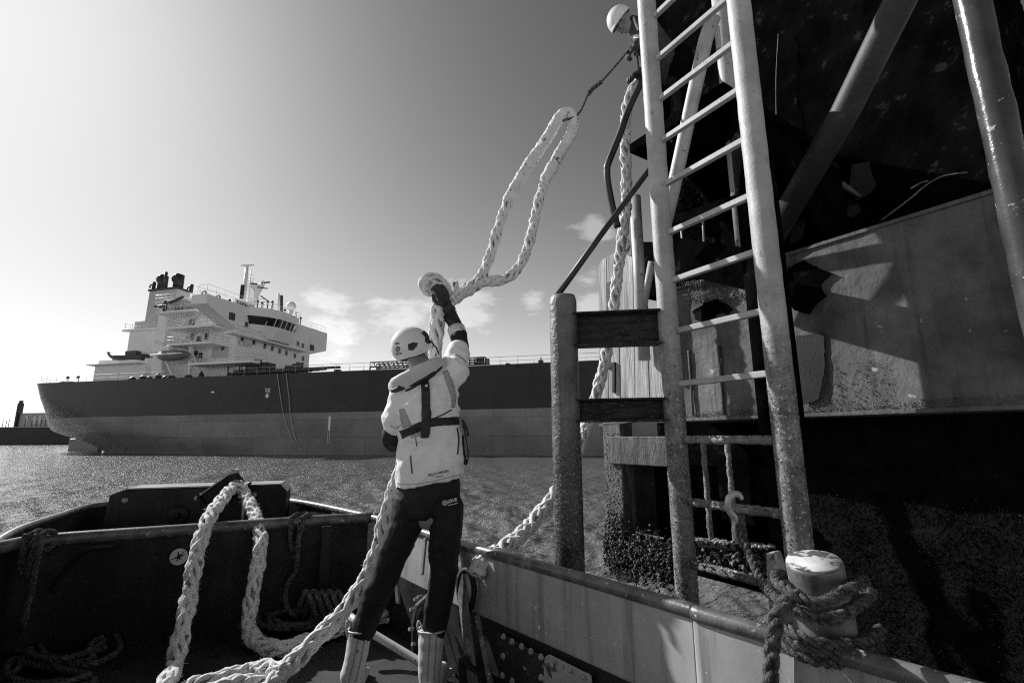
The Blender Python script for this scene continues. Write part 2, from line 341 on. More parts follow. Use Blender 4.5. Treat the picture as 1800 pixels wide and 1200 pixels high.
# ------------------------------------------------------------------ the small workboat we stand in
RZ, DZ = 1.70, 1.03
boat = thing('workboat', 'black steel workboat with grey inner bulwark and pipe rail, in the foreground', 'boat', (-.8, 2.6, 0))
def build_boat():
    rim = [Vector((2.6, -.42, RZ)), G(1400, 1128, RZ), G(1200, 1068, RZ), G(1000, 1010, RZ), G(810, 957, RZ), G(740, 935, RZ), G(640, 906, RZ), G(500, 879, RZ), Vector((-2.95, 5.10, RZ)),
           G(187, 886, RZ), Vector((-3.62, 4.1, RZ)), G(0, 951, RZ), Vector((-1.66, 1.5, RZ)), Vector((.4, -1.0, RZ))]
    rim = [p for p in rim]; rp = cr(rim, 8)
    def inward(i):                                            # horizontal normal pointing inboard
        a, b = rp[max(i-1, 0)], rp[min(i+1, len(rp)-1)]; t = (b-a).normalized(); return Vector((-t.y, t.x, 0)) if True else t
    cen = Vector((-1.0, 2.6, RZ)); inn = []
    for i in range(len(rp)):
        n = inward(i); inn.append(n if n.dot(cen-rp[i]) > 0 else -n)
    # hull shell outside
    mb = MB(); rings = []
    for i, p in enumerate(rp):
        o_ = -inn[i]
        rings.append([p+o_*.035+V(0, 0, -.02), p+o_*.09+V(0, 0, -.30), p+o_*.05+V(0, 0, -1.0), p-o_*.15+V(0, 0, -2.1)])
    k = 4; vs = [q for r in rings for q in r]; fs = [(i*k+j, i*k+j+1, (i+1)*k+j+1, (i+1)*k+j) for i in range(len(rings)-1) for j in range(k-1)]
    mb.add(vs, fs, 0, True); mb.build('hull', M['steel_black'], boat)
    # inner bulwark: grey upper strake, black lower strake 4 mm proud
    mb = MB(); up = [[p+inn[i]*.012+V(0, 0, -.01), p+inn[i]*.012+V(0, 0, -.318)] for i, p in enumerate(rp)]
    n1 = next(i for i, p in enumerate(rp) if (p-G(640, 906, RZ)).length < 1e-4)+3
    vs = [q for r in up for q in r]; fs = [(2*i, 2*i+1, 2*i+3, 2*i+2) for i in range(n1)]
    mb.add(vs, fs); mb.build('bulwark_plate', M['bulwark_grey'], boat)
    mb = MB(); mb.add(vs, [(2*i, 2*i+1, 2*i+3, 2*i+2) for i in range(n1, len(rp)-1)]); mb.build('bow_bulwark_plate', M['steel_black'], boat)
    mb = MB(); lo = [[p+inn[i]*.018+V(0, 0, -.312), p+inn[i]*.018+V(0, 0, DZ-RZ)] for i, p in enumerate(rp)]
    mb.add([q for r in lo for q in r], [(2*i, 2*i+1, 2*i+3, 2*i+2) for i in range(len(rp)-1)]); mb.build('lower_strake', M['steel_black'], boat)
    mb = MB(); mb.tube(rp, .027, 14); mb.build('rim_rail', M['rail'], boat)
    # deck
    mb = MB(); dp = [Vector((p.x, p.y, DZ))+inn[i]*.01 for i, p in enumerate(rp)]
    mb.add(dp, [tuple(range(len(dp)))], 0, False); mb.build('deck', M['deck'], boat)
    # transverse bulkhead with its pipe rail
    bl = [G(-60, 975, RZ), G(0, 962, RZ), G(90, 948, RZ), G(350, 929, RZ), G(560, 914, RZ), G(655, 909, RZ)]
    bp = cr(bl, 6)
    mb = MB(); mb.tube(bp, .038, 16); e = bp[-1]; mb.tube(cr([e, e+V(.05, .03, -.01), e+V(.08, .05, -.07), e+V(.07, .05, -.2)], 4), .036, 12)
    mb.build('bulkhead_rail', M['rail'], boat)
    mb = MB(); bk = V(-.4, .9, 0).normalized()
    rows = []
    for p in bp: q = p+bk*.02; rows.append([q+V(0, 0, -.02), Vector((q.x, q.y, DZ))])
    mb.add([q for r in rows for q in r], [(2*i, 2*i+1, 2*i+3, 2*i+2) for i in range(len(rows)-1)]); 
    mb.build('bulkhead', M['steel_black'], boat)
    # upright stiffeners on the bulkhead face
    for px in (104, 575):
        mb = MB(); a = G(px, 940 if px < 300 else 916, RZ)-bk*.012; mb.beam(a+V(0, 0, -.03), V(a.x, a.y, DZ), .07, .035, up=bk); mb.build('stiffener', M['steel_black'], boat, .004)
    mb = MB(); q = [D(200, 960, 3.05), D(150, 968, 3.02), D(110, 1010, 2.98), D(92, 1040, 2.95)]; mb.tube(cr(q, 6), .014, 8); mb.build('bent_bracket', M['steel_black'], boat)
    # round sticker with a dark figure
    st = D(316, 976, 3.27); rt = (bp[12]-bp[6]).normalized(); nn = -bk
    rt = (rt-nn*rt.dot(nn)).normalized(); pl = bp[16]+bk*.02
    d_ = ray(316, 976); tt = (pl-CAM).dot(bk)/d_.dot(bk); st = CAM+d_*tt
    # find the exact face point: bulkhead is nearly planar; stand 8 mm proud
    st += nn*.03; upv = V(0, 0, 1)
    mb = MB(); ring = lambda r, o: [st+nn*o+(rt*math.cos(2*PI*j/28)+upv*math.sin(2*PI*j/28))*r for j in range(28)]
    mb.loft([ring(.052, 0), ring(.052, .004)], smooth=False); stk = mb.build('round_sticker', M['light_paint'], boat)
    mb = MB(); c = st+nn*.006
    for ang, ln, wd in ((100, .034, .014), (20, .036, .012), (200, .046, .010), (255, .030, .012), (310, .026, .012), (48, .05, .007)):
        a = math.radians(ang); d1 = rt*math.cos(a)+upv*math.sin(a); s1 = rt*-math.sin(a)+upv*math.cos(a)
        mb.add([c+s1*wd*.5, c-s1*wd*.5, c+d1*ln-s1*wd*.15, c+d1*ln+s1*wd*.15], [(0, 1, 2, 3)], 0, False)
    mb.build('star_figure', M['steel_black'], stk)
    # bow block with a bevelled top plate and bolts
    A, B = D(172, 937, 3.95), D(500, 932, 4.35); ax = (B-A); ax.z = 0; L_ = ax.length; ax.normalize(); dep = V(-ax.y, ax.x, 0)
    za = A.z; zt = D(213, 862, 4.0).z
    def bpnt(s_, z): return V(A.x, A.y, 0)+ax*(s_*L_)+V(0, 0, z)
    prof = [bpnt(-.0, 1.15), bpnt(.03, zt-.045), bpnt(.115, zt), bpnt(.955, zt), bpnt(.995, zt-.06), bpnt(1.0, 1.15)]
    mb = MB(); mb.prism(prof, dep*.30); mb.build('bow_block', M['steel_black'], boat, .006)
    mb = MB(); tp = [bpnt(.022, zt-.048), bpnt(.115, zt+.004), bpnt(.957, zt+.004), bpnt(.998, zt-.058)]
    mb.prism([p-dep*.012 for p in tp]+[p-dep*.012+V(0, 0, .010) for p in reversed(tp)], dep*.325); mb.build('block_cap', mat('cap_plate', .3, .42, 8, .35, bump=.2, bscale=40), boat)
    for px, py in ((220, 879), (346, 875), (447, 869)):
        d_ = ray(px, py); t_ = (A-CAM).dot(dep)/d_.dot(dep); c = CAM+d_*t_
        mb = MB(); mb.tube([c, c-dep*.02], [.014, .012], 8); mb.tube([c, c-dep*.006], .022, 14); mb.build('bolt', M['galv'], boat)
    mb = MB(); c = bpnt(.4, zt-.22)-dep*.01; mb.ball(c, (.08, .08, .02), ax, -dep); mb.tube([c, c-dep*.06], [.03, .02], 10); mb.build('plug', M['steel_black'], boat)
    for px, py0, py1 in ((363, 866, 930), (428, 880, 925)):
        d_ = ray(px, py0); t_ = (A-CAM-dep*.05).dot(dep)/d_.dot(dep); c = CAM+d_*t_
        mb = MB(); mb.tube([c, c+V(.01, 0, -.24)], .011, 8); mb.build('guide_rod', M['galv'], boat)
    # roller fairlead on the block
    c = D(388, 860, 4.12); fx = (D(412, 842, 4.1)-D(366, 875, 4.12)).normalized()
    fl = thing_part('fairlead', boat)
    mb = MB(); z_ = dep.cross(fx); up2 = fx.cross(dep); up2 = up2 if up2.z > 0 else -up2
    for o_ in (.01, .21): mb.box(c+dep*o_+up2*-.02, (.16, .014, .085), fx, up2)
    mb.box(c+dep*.11-fx*.15-up2*.02, (.012, .11, .085), fx, up2)
    mb.box(c+dep*.11+up2*-.10, (.16, .11, .01), fx, up2)
    fo = mb.build('fairlead', M['steel_black'], boat, .006)
    mb = MB()
    for o_ in (-.01, .05, .21): mb.beam(c+dep*o_-fx*.165+up2*.07, c+dep*o_+fx*.165+up2*.07, .022, .012, up2)
    mb.tube([c+dep*(-.005)-fx*.165+up2*.072, c+dep*.22-fx*.165+up2*.072], .012, 8); mb.tube([c+dep*(-.005)+fx*.165+up2*.072, c+dep*.22+fx*.165+up2*.072], .02, 10)
    mb.build('lip', M['galv'], fo)
def thing_part(*a): return None
build_boat()

# right-hand bulwark fittings
SD = (G(1200, 1068, RZ)-G(810, 957, RZ)); SD.z = 0; SD.normalize()          # along the side, towards the viewer
SN = Vector((-SD.y, SD.x, 0)); SN = SN if SN.dot(-G(900, 990, RZ)+Vector((0, 0, RZ))) > 0 else -SN   # inboard
def onside(px, py, off=.02):
    d_ = ray(px, py); q = G(1000, 1010, RZ)+SN*off; return CAM+d_*((q-CAM).dot(SN)/d_.dot(SN))
def boat_fittings():
    # oval fairlead ring
    c = onside(820, 1036, .06); up = V(0, 0, 1)
    rn = (SN*.85-SD*.0+V(-.25, -.5, 0)).normalized(); rx = up.cross(rn).normalized()
    el = lambda a, k, o=0: c+rn*o+rx*math.cos(a)*.058*k+up*math.sin(a)*.098*k
    mb = MB(); mb.tube([el(2*PI*j/36, 1) for j in range(36)], .015, 10, closed=True)
    fr_ = mb.build('fairlead_ring', M['steel_black'], boat)
    mb = MB(); mb.loft([[el(2*PI*j/36, 1, .0) for j in range(36)], [el(2*PI*j/36, .98, -.03) for j in range(36)], [el(2*PI*j/36, .7, -.045) for j in range(36)]], True)
    mb.build('ring_liner', M['light_paint'], fr_)
    # stays: splayed flat bars from the rail to the deck
    for a, b, t0, t1, wd in (((802, 960), (835, 1225), 2.75, 2.35, .085), ((838, 1080), (868, 1230), 2.45, 2.25, .03), ((690, 925), (700, 1060), 3.2, 3.1, .05), ((748, 945), (742, 1010), 3.05, 2.95, .03)):
        mb = MB(); A, B = D(*a, t0), D(*b, t1); mb.beam(A, B, wd, .014, up=-SN+V(-.5, -.5, 0)*.6)
        mb.build('stay', mat('stay_plate', .06, .22, 14, .5, bump=.4, bscale=50, bdist=.005, speck=(.4, 30, .6, .66)), boat, .003)
    # triangular knee seen between the legs
    mb = MB(); q = [D(690, 925, 3.2), D(705, 925, 3.18), D(690, 1010, 3.02), D(640, 1010, 3.05)]; mb.prism(q, SD*.012); mb.build('knee', M['bulwark_grey'], boat)
    # riveted plate
    def plate(q, th, m, name, bev=.004, off=.03):
        pts = [onside(x, y, off) for x, y in q]; mb = MB(); mb.prism(pts, SN*th); return mb.build(name, m, boat, bev), pts
    pl, _ = plate([(877, 1108), (958, 1153), (962, 1240), (880, 1240)], .012, mat('rusty_plate', .012, .03, 9, .45, bump=.4, bscale=40, bdist=.006, speck=(.28, 11, .62, .68)), 'riveted_plate')
    for px, py in ((886, 1118), (901, 1127), (918, 1135), (934, 1144), (952, 1154), (885, 1152), (884, 1186), (952, 1190), (901, 1196)):
        c = onside(px, py, .042); mb = MB(); mb.tube([c, c+SN*.012], [.011, .009], 6, smooth=False); mb.tube([c, c+SN*.004], .015, 12); mb.build('bolt', M['galv'], pl)
    r2 = []
    for cx, cy, a0 in ((968, 1158, 90), (1032, 1190, 0), (1034, 1232, -90), (966, 1205, 180)):
        for k in range(5):
            a = math.radians(a0+ (0, 90)[0] + 90*(1-k/4)); r2.append((cx+9*math.cos(a), cy-9*math.sin(a)))
    pl2, _ = plate(r2, .010, mat('bare_plate', .33, .45, 12, .4, bump=.3, bscale=40, bdist=.004, speck=(.08, 12, .6, .66)), 'cover_plate', .003, .034)
    for px, py in ((1027, 1190), (975, 1163), (1003, 1178)):
        c = onside(px, py, .046); mb = MB(); mb.tube([c, c+SN*.006], .008, 8); mb.build('bolt', M['galv'], pl2)
    # low pipe along the deck edge and the bolted lug behind the right boot
    mb = MB(); mb.tube([D(600, 1072, 2.95), D(655, 1113, 2.86), D(740, 1164, 2.72), D(860, 1238, 2.5)], .022, 12); mb.build('foot_pipe', M['light_paint'], boat)
    mb = MB(); mb.beam(D(812, 1156, 2.45), D(905, 1222, 2.25), .05, .02); mb.beam(D(812, 1156, 2.46), D(816, 1235, 2.4), .03, .03); mb.build('step_frame', M['steel_black'], boat, .003)
    mb = MB(); q = [D(728, 1062, 2.95), D(752, 1040, 2.95), D(760, 1100, 2.9), D(745, 1150, 2.85), D(722, 1150, 2.85), D(722, 1095, 2.9)]; mb.prism(q, SD*.03); lug = mb.build('lug', M['steel_black'], boat, .004)
    for px, py in ((735, 1052), (728, 1070), (726, 1104), (731, 1130), (741, 1048)):
        c = D(px, py, 2.86); mb = MB(); mb.tube([c, c+V(-.02, -.02, .004)], [.013, .010], 6, smooth=False); mb.build('bolt', M['galv'], lug)
    # bollard on the corner, end plate below it
    T = 1.5; c = D(1430, 986, T); ax = (D(1468, 1168, T*.99)-c).normalized(); 
    mb = MB(); r_ = .078; mb.tube([c, c+ax*.012, c+ax*.85], [r_*.985, r_, r_], 36)
    bl = mb.build('bollard', mat('bollard_paint', .07, .26, 7, .45, bump=.3, bscale=40, bdist=.005, speck=(.4, 9, .6, .68)), boat)
    mb = MB(); mb.tube([c-ax*.004, c-ax*.0005], [r_*.95, r_*.97], 36); mb.build('bollard_cap', mat('cap_paint', .30, .72, 10, .8, speck=(.08, 11, .52, .58), bump=.2, bscale=30, bdist=.004), bl)
    mb = MB(); q = [D(1346, 972, 1.72), D(1362, 970, 1.72), D(1392, 1060, 1.66), D(1400, 1190, 1.6), D(1356, 1150, 1.63)]; mb.prism(q, -SN*.05)
    mb.build('fender_post', mat('chipped_white', .12, .5, 16, .6, bump=.6, bscale=40, bdist=.008, speck=(.05, 30, .55, .62)), boat, .004)
    mb = MB(); q = [D(1393, 1140, 1.42), D(1420, 1150, 1.38), D(1500, 1170, 1.36), D(1640, 1205, 1.3), D(1640, 1260, 1.3), D(1393, 1250, 1.38)]; mb.prism(q, -SN*.03); mb.build('end_plate', M['bulwark_grey'], boat, .004)
boat_fittings()
# ------------------------------------------------------------------ ropes
def ropes():
    RR = .047
    # bight over the bow block
    q = [D(262, 1290, 2.36), G(285, 1215, 1.09), D(306, 1170, 2.62), D(328, 1070, 2.85), D(346, 975, 3.08), D(365, 915, 3.32), D(390, 878, 3.75), D(408, 858, 4.02), D(420, 852, 4.06), D(432, 872, 3.98),
         D(448, 905, 3.7), D(458, 945, 3.38), D(452, 1000, 3.22), D(441, 1060, 3.14), D(437, 1098, 3.1), D(450, 1127, 2.98), G(490, 1140, DZ+.06), G(530, 1130, DZ+.06), G(572, 1111, DZ+.06), G(620, 1098, DZ+.06), G(665, 1085, DZ+.07), G(700, 1080, DZ+.05)]
    mb = rope_mb(q, RR, fuzz=130)
    tag(mb.build('mooring_rope', [M['rope'], M['rope_mark']]), 'thick white plaited mooring rope draped over the black bow block', 'rope')
    # twist of rope lashed round it on deck
    mb = MB(); 
    for k in range(3):
        a = G(540+k*14, 1140-k*6, DZ+.06); pts = [a+V(.03*math.cos(x), .05*math.sin(x)*1.0, .055*math.sin(x)+.01) for x in np.linspace(0, 2*PI, 12)]
    # coil at the bottom edge
    q = [G(500, 1180, DZ+.14), G(470, 1172, DZ+.12), G(445, 1176, DZ+.09), G(410, 1186, DZ+.08), G(372, 1196, DZ+.07), G(330, 1208, DZ+.06), G(300, 1240, DZ+.06), G(360, 1262, DZ+.05), G(430, 1240, DZ+.05), G(470, 1215, DZ+.06), G(440, 1198, DZ+.10), G(400, 1206, DZ+.11), G(350, 1220, DZ+.12)]
    tag(rope_mb(q, .04, fuzz=130).build('mooring_rope', [M['rope'], M['rope_mark']]), 'loose white rope coil lying on deck at the bottom edge', 'rope')
    # hand line: eye splice, hand, body, thigh, deck
    hand = D(781, 522, 3.02)
    main = [D(450, 1235, 2.3), D(487, 1192, 2.42), D(545, 1135, 2.58), D(605, 1072, 2.78), D(640, 1020, 2.92), D(664, 965, 3.0), D(676, 915, 3.05), D(700, 840, 3.08), D(738, 740, 3.06), D(758, 660, 3.05), D(766, 600, 3.05), D(769, 555, 3.06), D(772, 525, 3.06)]
    rope = rope_mb(main, RR, fuzz=130)
    loop = [D(772, 530, 3.05), D(768, 508, 3.06), D(757, 490, 3.07), D(748, 500, 3.08), D(756, 512, 3.06), D(772, 498, 3.04), D(783, 507, 3.05), D(790, 520, 3.06), D(806, 520, 3.07), D(826, 505, 3.1), D(846, 492, 3.15)]
    rope_mb(loop, .036, fuzz=130, mb=rope)
    rope_mb([D(756, 515, 3.05), D(746, 505, 3.04), D(747, 492, 3.03), D(760, 487, 3.03), D(774, 494, 3.03), D(780, 505, 3.04)], .034, fuzz=130, mb=rope)
    legA = [D(800, 524, 3.03), D(822, 506, 3.12), D(845, 488, 3.16), D(862, 448, 3.25), D(878, 395, 3.32), D(896, 348, 3.42), D(925, 298, 3.52), D(950, 262, 3.6), D(972, 225, 3.68)]
    legB = [D(795, 528, 3.03), D(815, 516, 3.1), D(848, 497, 3.14), D(888, 490, 3.2), D(914, 466, 3.26), D(932, 420, 3.36), D(944, 365, 3.46), D(962, 308, 3.58), D(985, 265, 3.66)]
    rope_mb(legA, .036, fuzz=130, mb=rope); rope_mb(legB, .035, fuzz=130, mb=rope)
    rope_mb([D(803, 520, 3.04), D(802, 505, 3.03), D(800, 495, 3.02)], .018, plait=False, mb=rope)
    ro = rope.build('mooring_rope', [M['rope'], M['rope_mark']])
    tag(ro, 'white plaited mooring rope with eye splice held up by the helmeted worker', 'rope')
    sl = [D(890, 362, 3.40), D(906, 328, 3.46), D(930, 290, 3.54), D(952, 258, 3.62), D(972, 226, 3.68), D(984, 206, 3.72), D(995, 198, 3.73), D(1006, 205, 3.72), D(1009, 220, 3.70), D(1000, 244, 3.68), D(985, 268, 3.66), D(970, 295, 3.6), D(958, 318, 3.56)]
    pts = resample(cr(sl, 10), .016); mb = MB(); tt = frames(pts)
    rings = []
    for i, p in enumerate(pts):
        t, N, B = tt[i]; ring = []
        for j in range(20):
            a = 2*PI*j/20; d = N*math.cos(a)+B*math.sin(a); q = p+d*.04
            r = .041+.010*noise.noise(q*22)+.007*noise.noise(q*55)
            if i in (0, len(pts)-1): r *= .9
            ring.append(p+d*r)
        rings.append(ring)
    mb.loft(rings); mb.build('chafe_sleeve', M['chafe'], ro)
    # heaving line
    hl = [D(985, 214, 3.70), D(1000, 209, 3.68), D(1012, 205, 3.69), D(1022, 192, 3.75), D(1034, 166, 3.83), D(1042, 156, 3.86), D(1056, 145, 3.9), D(1080, 118, 4.0), D(1104, 90, 4.1), D(1114, 78, 4.14), D(1120, 100, 4.2), D(1124, 140, 4.25)]
    mb = MB(); mb.tube(cr(hl, 8), .0085, 8); mb.tube(cr(hl[4:7], 6), .015, 8); 
    rope_mb(hl[4:7], .018, plait=False, mb=mb)
    tag(mb.build('heaving_line', [M['rope_mid'], M['rope_mid']]), 'thin dark heaving line from the rope eye up to the man on the platform', 'rope')
    # line from the platform down behind the pile to our rail
    q = [D(1150, 95, 4.5), D(1128, 135, 4.4), D(1110, 165, 4.34), D(1101, 195, 4.34), D(1099, 250, 4.36), D(1101, 310, 4.38), D(1100, 370, 4.38), D(1092, 430, 4.36), D(1085, 490, 4.34), D(1076, 560, 4.28), D(1062, 640, 4.2), D(1042, 715, 4.06), D(1012, 800, 3.85), D(975, 868, 3.55), D(930, 925, 3.18), D(893, 958, 2.92), D(868, 975, 2.74), D(850, 986, 2.62), D(838, 1010, 2.56)]
    mb = rope_mb(q, .049, fuzz=130)
    rope_mb([D(1094, 415, 4.3), D(1104, 425, 4.3), D(1103, 440, 4.3), D(1095, 447, 4.3)], .02, plait=False, mb=mb)
    tag(mb.build('mooring_rope', [M['rope'], M['rope_mark']]), 'white plaited mooring rope hanging from the platform down behind the left pile', 'rope')
    # heap over the platform edge
    # dark ropes on the boat
    def heap(cx, cy, rx, ry, n, R, name, label, z0=DZ+.02, seed=1):
        rs = random.Random(seed); pts = []
        for i in range(n):
            a = i*.72+rs.uniform(-.25, .25); k = rs.uniform(.45, 1.0)
            pts.append(G(cx+rx*k*math.cos(a), cy+ry*k*math.sin(a), z0+R+(i/n)*R*3.2*rs.uniform(.6, 1.2)))
        tag(rope_mb(pts, R, plait=False, fuzz=110, ctrl_n=8, dark=()).build(name, M['rope_dark']), label, 'rope')
    heap(118, 1130, 95, 42, 40, .016, 'rope_heap', 'tangled old dark rope heap on the deck at far left', seed=4)
    heap(70, 1185, 110, 30, 30, .016, 'rope_heap', 'frayed dark rope tangle at the bottom left corner', seed=9)
    heap(515, 1085, 70, 26, 52, .017, 'rope_coil', 'dark rope coil on the deck against the bulkhead', seed=2)
    mb = MB()
    for k in range(5):
        x = 536+k*14; rope_mb([G(x-16, 1085, DZ+.05), D(x-4, 1048-4*(k % 2), 3.2), D(x+4, 1040, 3.2), D(x+14, 1062, 3.15), G(x+22, 1092, DZ+.05)], .016, plait=False, fuzz=110, mb=mb, dark=())
    tag(mb.build('rope_bundle', M['rope_dark']), 'upright bunch of dark rope loops beside the dark coil', 'rope')
    def lash(px, py, t, tail, label):
        mb = MB(); 
        for o in (-9, 10):
            c = D(px+o, py, t); a = [c+V(.0, .052*math.cos(x), .052*math.sin(x)) for x in np.linspace(.2, 2*PI+.2, 10)]
            rope_mb([p+V(.012*math.sin(i), 0, 0) for i, p in enumerate(a)], .019, plait=False, fuzz=160, mb=mb, dark=())
            c2 = c+V(0, -.06, 0); rope_mb([c2+V(0, 0, .05), c2+V(.005, -.01, -.03), c2+V(.012*(1 if o < 0 else -1), -.015, -.12), c2+V(.03*(1 if o < 0 else -1), 0, -.19)], .018, plait=False, fuzz=160, mb=mb, dark=())
        rope_mb(tail, .018, plait=False, fuzz=140, mb=mb, dark=())
        tag(mb.build('rope_lashing', M['rope_mid']), label, 'rope')
    lash(70, 950, 2.95, [D(72, 955, 2.87), D(62, 1000, 2.83), D(52, 1050, 2.82), D(40, 1100, 2.8), G(35, 1118, DZ+.02)], 'frayed old rope knotted over the bulkhead rail at far left')
    lash(527, 917, 3.6, [D(527, 925, 3.5), D(524, 960, 3.48), D(520, 1000, 3.46), D(504, 1030, 3.42), D(503, 1060, 3.38), D(518, 1082, 3.3)], 'old dark rope knotted over the bulkhead rail beside the white bight')
    # bollard rope with hook
    t = 1.47; rs = .027
    q = [D(1302, 905, 2.0), D(1308, 950, 1.96), D(1322, 985, 1.88), D(1340, 1025, 1.76), D(1362, 1048, 1.6), D(1385, 1062, 1.42), D(1425, 1082, 1.37), D(1470, 1085, 1.38), D(1515, 1060, 1.44), D(1530, 1040, 1.56), D(1490, 1035, 1.66), D(1430, 1020, 1.68), D(1372, 1008, 1.6), D(1366, 1022, 1.46), D(1400, 1045, 1.36), D(1440, 1060, 1.33), D(1488, 1038, 1.37), D(1522, 1020, 1.45)]
    mb = rope_mb(q, .0165, plait=False, fuzz=1500, dark=())
    rope_mb([D(1404, 1046, 1.36), D(1378, 1062, 1.33), D(1364, 1090, 1.32), D(1358, 1130, 1.31), D(1355, 1180, 1.30), D(1353, 1250, 1.28)], .021, plait=False, fuzz=1500, mb=mb, dark=())
    for k in range(3):
        o = k*16; rope_mb([D(1378, 1100+o, 1.42), D(1410, 1120+o, 1.36), D(1460, 1132+o, 1.35), D(1520, 1128+o, 1.40), D(1548, 1105+o, 1.5)], .016, plait=False, fuzz=1200, mb=mb, dark=())
    tag(mb.build('frayed_rope', M['rope_mid']), 'shaggy dark rope wound round the bollard with its tail hanging down', 'rope')
    mb = MB(); h = [D(1305, 878, 1.98), D(1300, 870, 1.99), D(1291, 868, 2.0), D(1282, 875, 2.0), D(1280, 888, 2.0), D(1284, 900, 2.0), D(1291, 908, 2.0), D(1295, 918, 2.0)]
    mb.tube(cr(h, 6), [.006+.008*min(1, i/8) for i in range(43)], 10)
    hk = mb.build('mooring_hook', M['galv']); tag(hk, 'steel hook with shackle hooked over a lower ladder rung', 'hook')
    mb = MB(); c = D(1299, 932, 1.99); mb.tube([c+V(.022*math.sin(2*PI*k/16)+.0, 0, .045*math.cos(2*PI*k/16)) for k in range(16)], .008, 8, closed=True); mb.build('shackle', M['galv'], hk)
ropes()
# ------------------------------------------------------------------ the mooring dolphin on the right
WD = V(.543, -.84, 0).normalized(); WN = V(.84, .543, 0).normalized(); WO = 3.395; WB = V(.9, 4.86, 0)
def W(s, o, z): return WB + WD*s + WN*(o-WO) + V(0, 0, z)
def onW(px, py, off):
    d_ = ray(px, py); return CAM + d_*((off-CAM.dot(WN))/d_.dot(WN))
def S(p): return (p-WB).dot(WD)
M['wall_black'] = mat('tarred_wall', .002, .006, 3, .6, bump=.6, bscale=14, bdist=.02, speck=(.018, 6, .62, .68), rough2=.8, spec=0)
M['mussel'] = mat('mussel_crust', .003, .010, 20, .5, bump=1, bscale=70, bdist=.02, speck=(.06, 60, .68, .73), spec=.1)
M['plate'] = mat('fender_plate', .055, .21, 1.7, .6, bump=.7, bscale=26, bdist=.010, spec=.12, speck=(.45, 7, .67, .72), streak=(.05, .8), rough2=.75)
M['timber'] = mat('grey_timber', .26, .55, 3, .8, bump=.7, bscale=12, bdist=.012, stretch=(6, 6, .5), streak=(.10, .7))
M['timber_wet'] = mat('wet_timber', .03, .14, 6, .6, bump=.8, bscale=30, bdist=.012, stretch=(3, 3, .7), speck=(.4, 40, .66, .7))
M['stile'] = mat('ladder_paint', .30, .47, 4, .55, zmix=(2.75, .30, .08, .26, .55), bump=.4, bscale=55, bdist=.007, speck=(.20, 14, .64, .71), streak=(.26, .45))
M['stile_low'] = mat('barnacled_paint', .10, .34, 9, .75, bump=1, bscale=60, bdist=.02, speck=(.7, 55, .60, .68))
M['pile'] = mat('wet_pile', .05, .16, 5, .45, bump=.8, bscale=45, bdist=.015, speck=(.5, 60, .66, .72))
M['pile_top'] = mat('pile_skin', .07, .17, 5, .38, zmix=(2.35, .35, .025, .10, .38), bump=.7, bscale=45, bdist=.012, streak=(.3, .5))
M['barnacle'] = mat('barnacle', .12, .45, 40, .8)
M['barnacle_dark'] = mat('dark_barnacle', .015, .10, 40, .6)
M['weed'] = mat('weed', .02, .11, 25, .6, bump=.6, bscale=60, bdist=.01)
M['pipe_paint'] = mat('pipe_paint', .34, .48, 5, .5, bump=.25, bscale=50, bdist=.005, speck=(.1, 16, .64, .7))
M['pipe_grey'] = mat('grey_pipe', .014, .035, 5, .6, bump=.3, bscale=50, bdist=.006, speck=(.05, 12, .62, .7))
M['timber_dark'] = mat('dark_timber', .008, .05, 7, .7, bump=1, bscale=22, bdist=.02, stretch=(1, 1, 5), speck=(.14, 18, .60, .66))
M['lower_crust'] = mat('encrusted_wall', .002, .009, 9, .8, bump=1, bscale=38, bdist=.03, speck=(.06, 46, .66, .73), spec=.05)
M['crack'] = mat('crack_edge', .08, .28, 10, .6)
M['pipe_dark'] = mat('dark_pipe', .010, .035, 6, .45, bump=.2, bscale=50, bdist=.004)
M['pipe_gloss'] = mat('glossy_pipe', .03, .07, 6, .2, bump=.25, bscale=40, bdist=.006, speck=(.5, 20, .64, .7))
def stuff_build(mb, *a):
    o = mb.build(*a); o['kind'] = 'stuff'; return o
def crust(mb, fn, n, r0, r1, mi=0):
    for _ in range(n): mb.lump(fn(), random.uniform(r0, r1), mi)
    return mb
def noisy_pole(a, b, r, n=24, amp=.004, fr=9, steps=60, rtop=None):
    pts = [a.lerp(b, i/steps) for i in range(steps+1)]; rings = []
    t = (b-a).normalized(); N = t.orthogonal().normalized(); B = t.cross(N)
    for p in pts:
        rings.append([p+(N*math.cos(2*PI*j/n)+B*math.sin(2*PI*j/n))*(r+amp*noise.noise((p+(N*math.cos(2*PI*j/n)+B*math.sin(2*PI*j/n))*r)*fr)*2) for j in range(n)])
    return rings
LX, LY, RX, RY = .982, 3.0, 1.33, 2.426
def zat(px, py, x, y):
    d_ = ray(px, py); return CAM_H + d_.z*(y/d_.y)
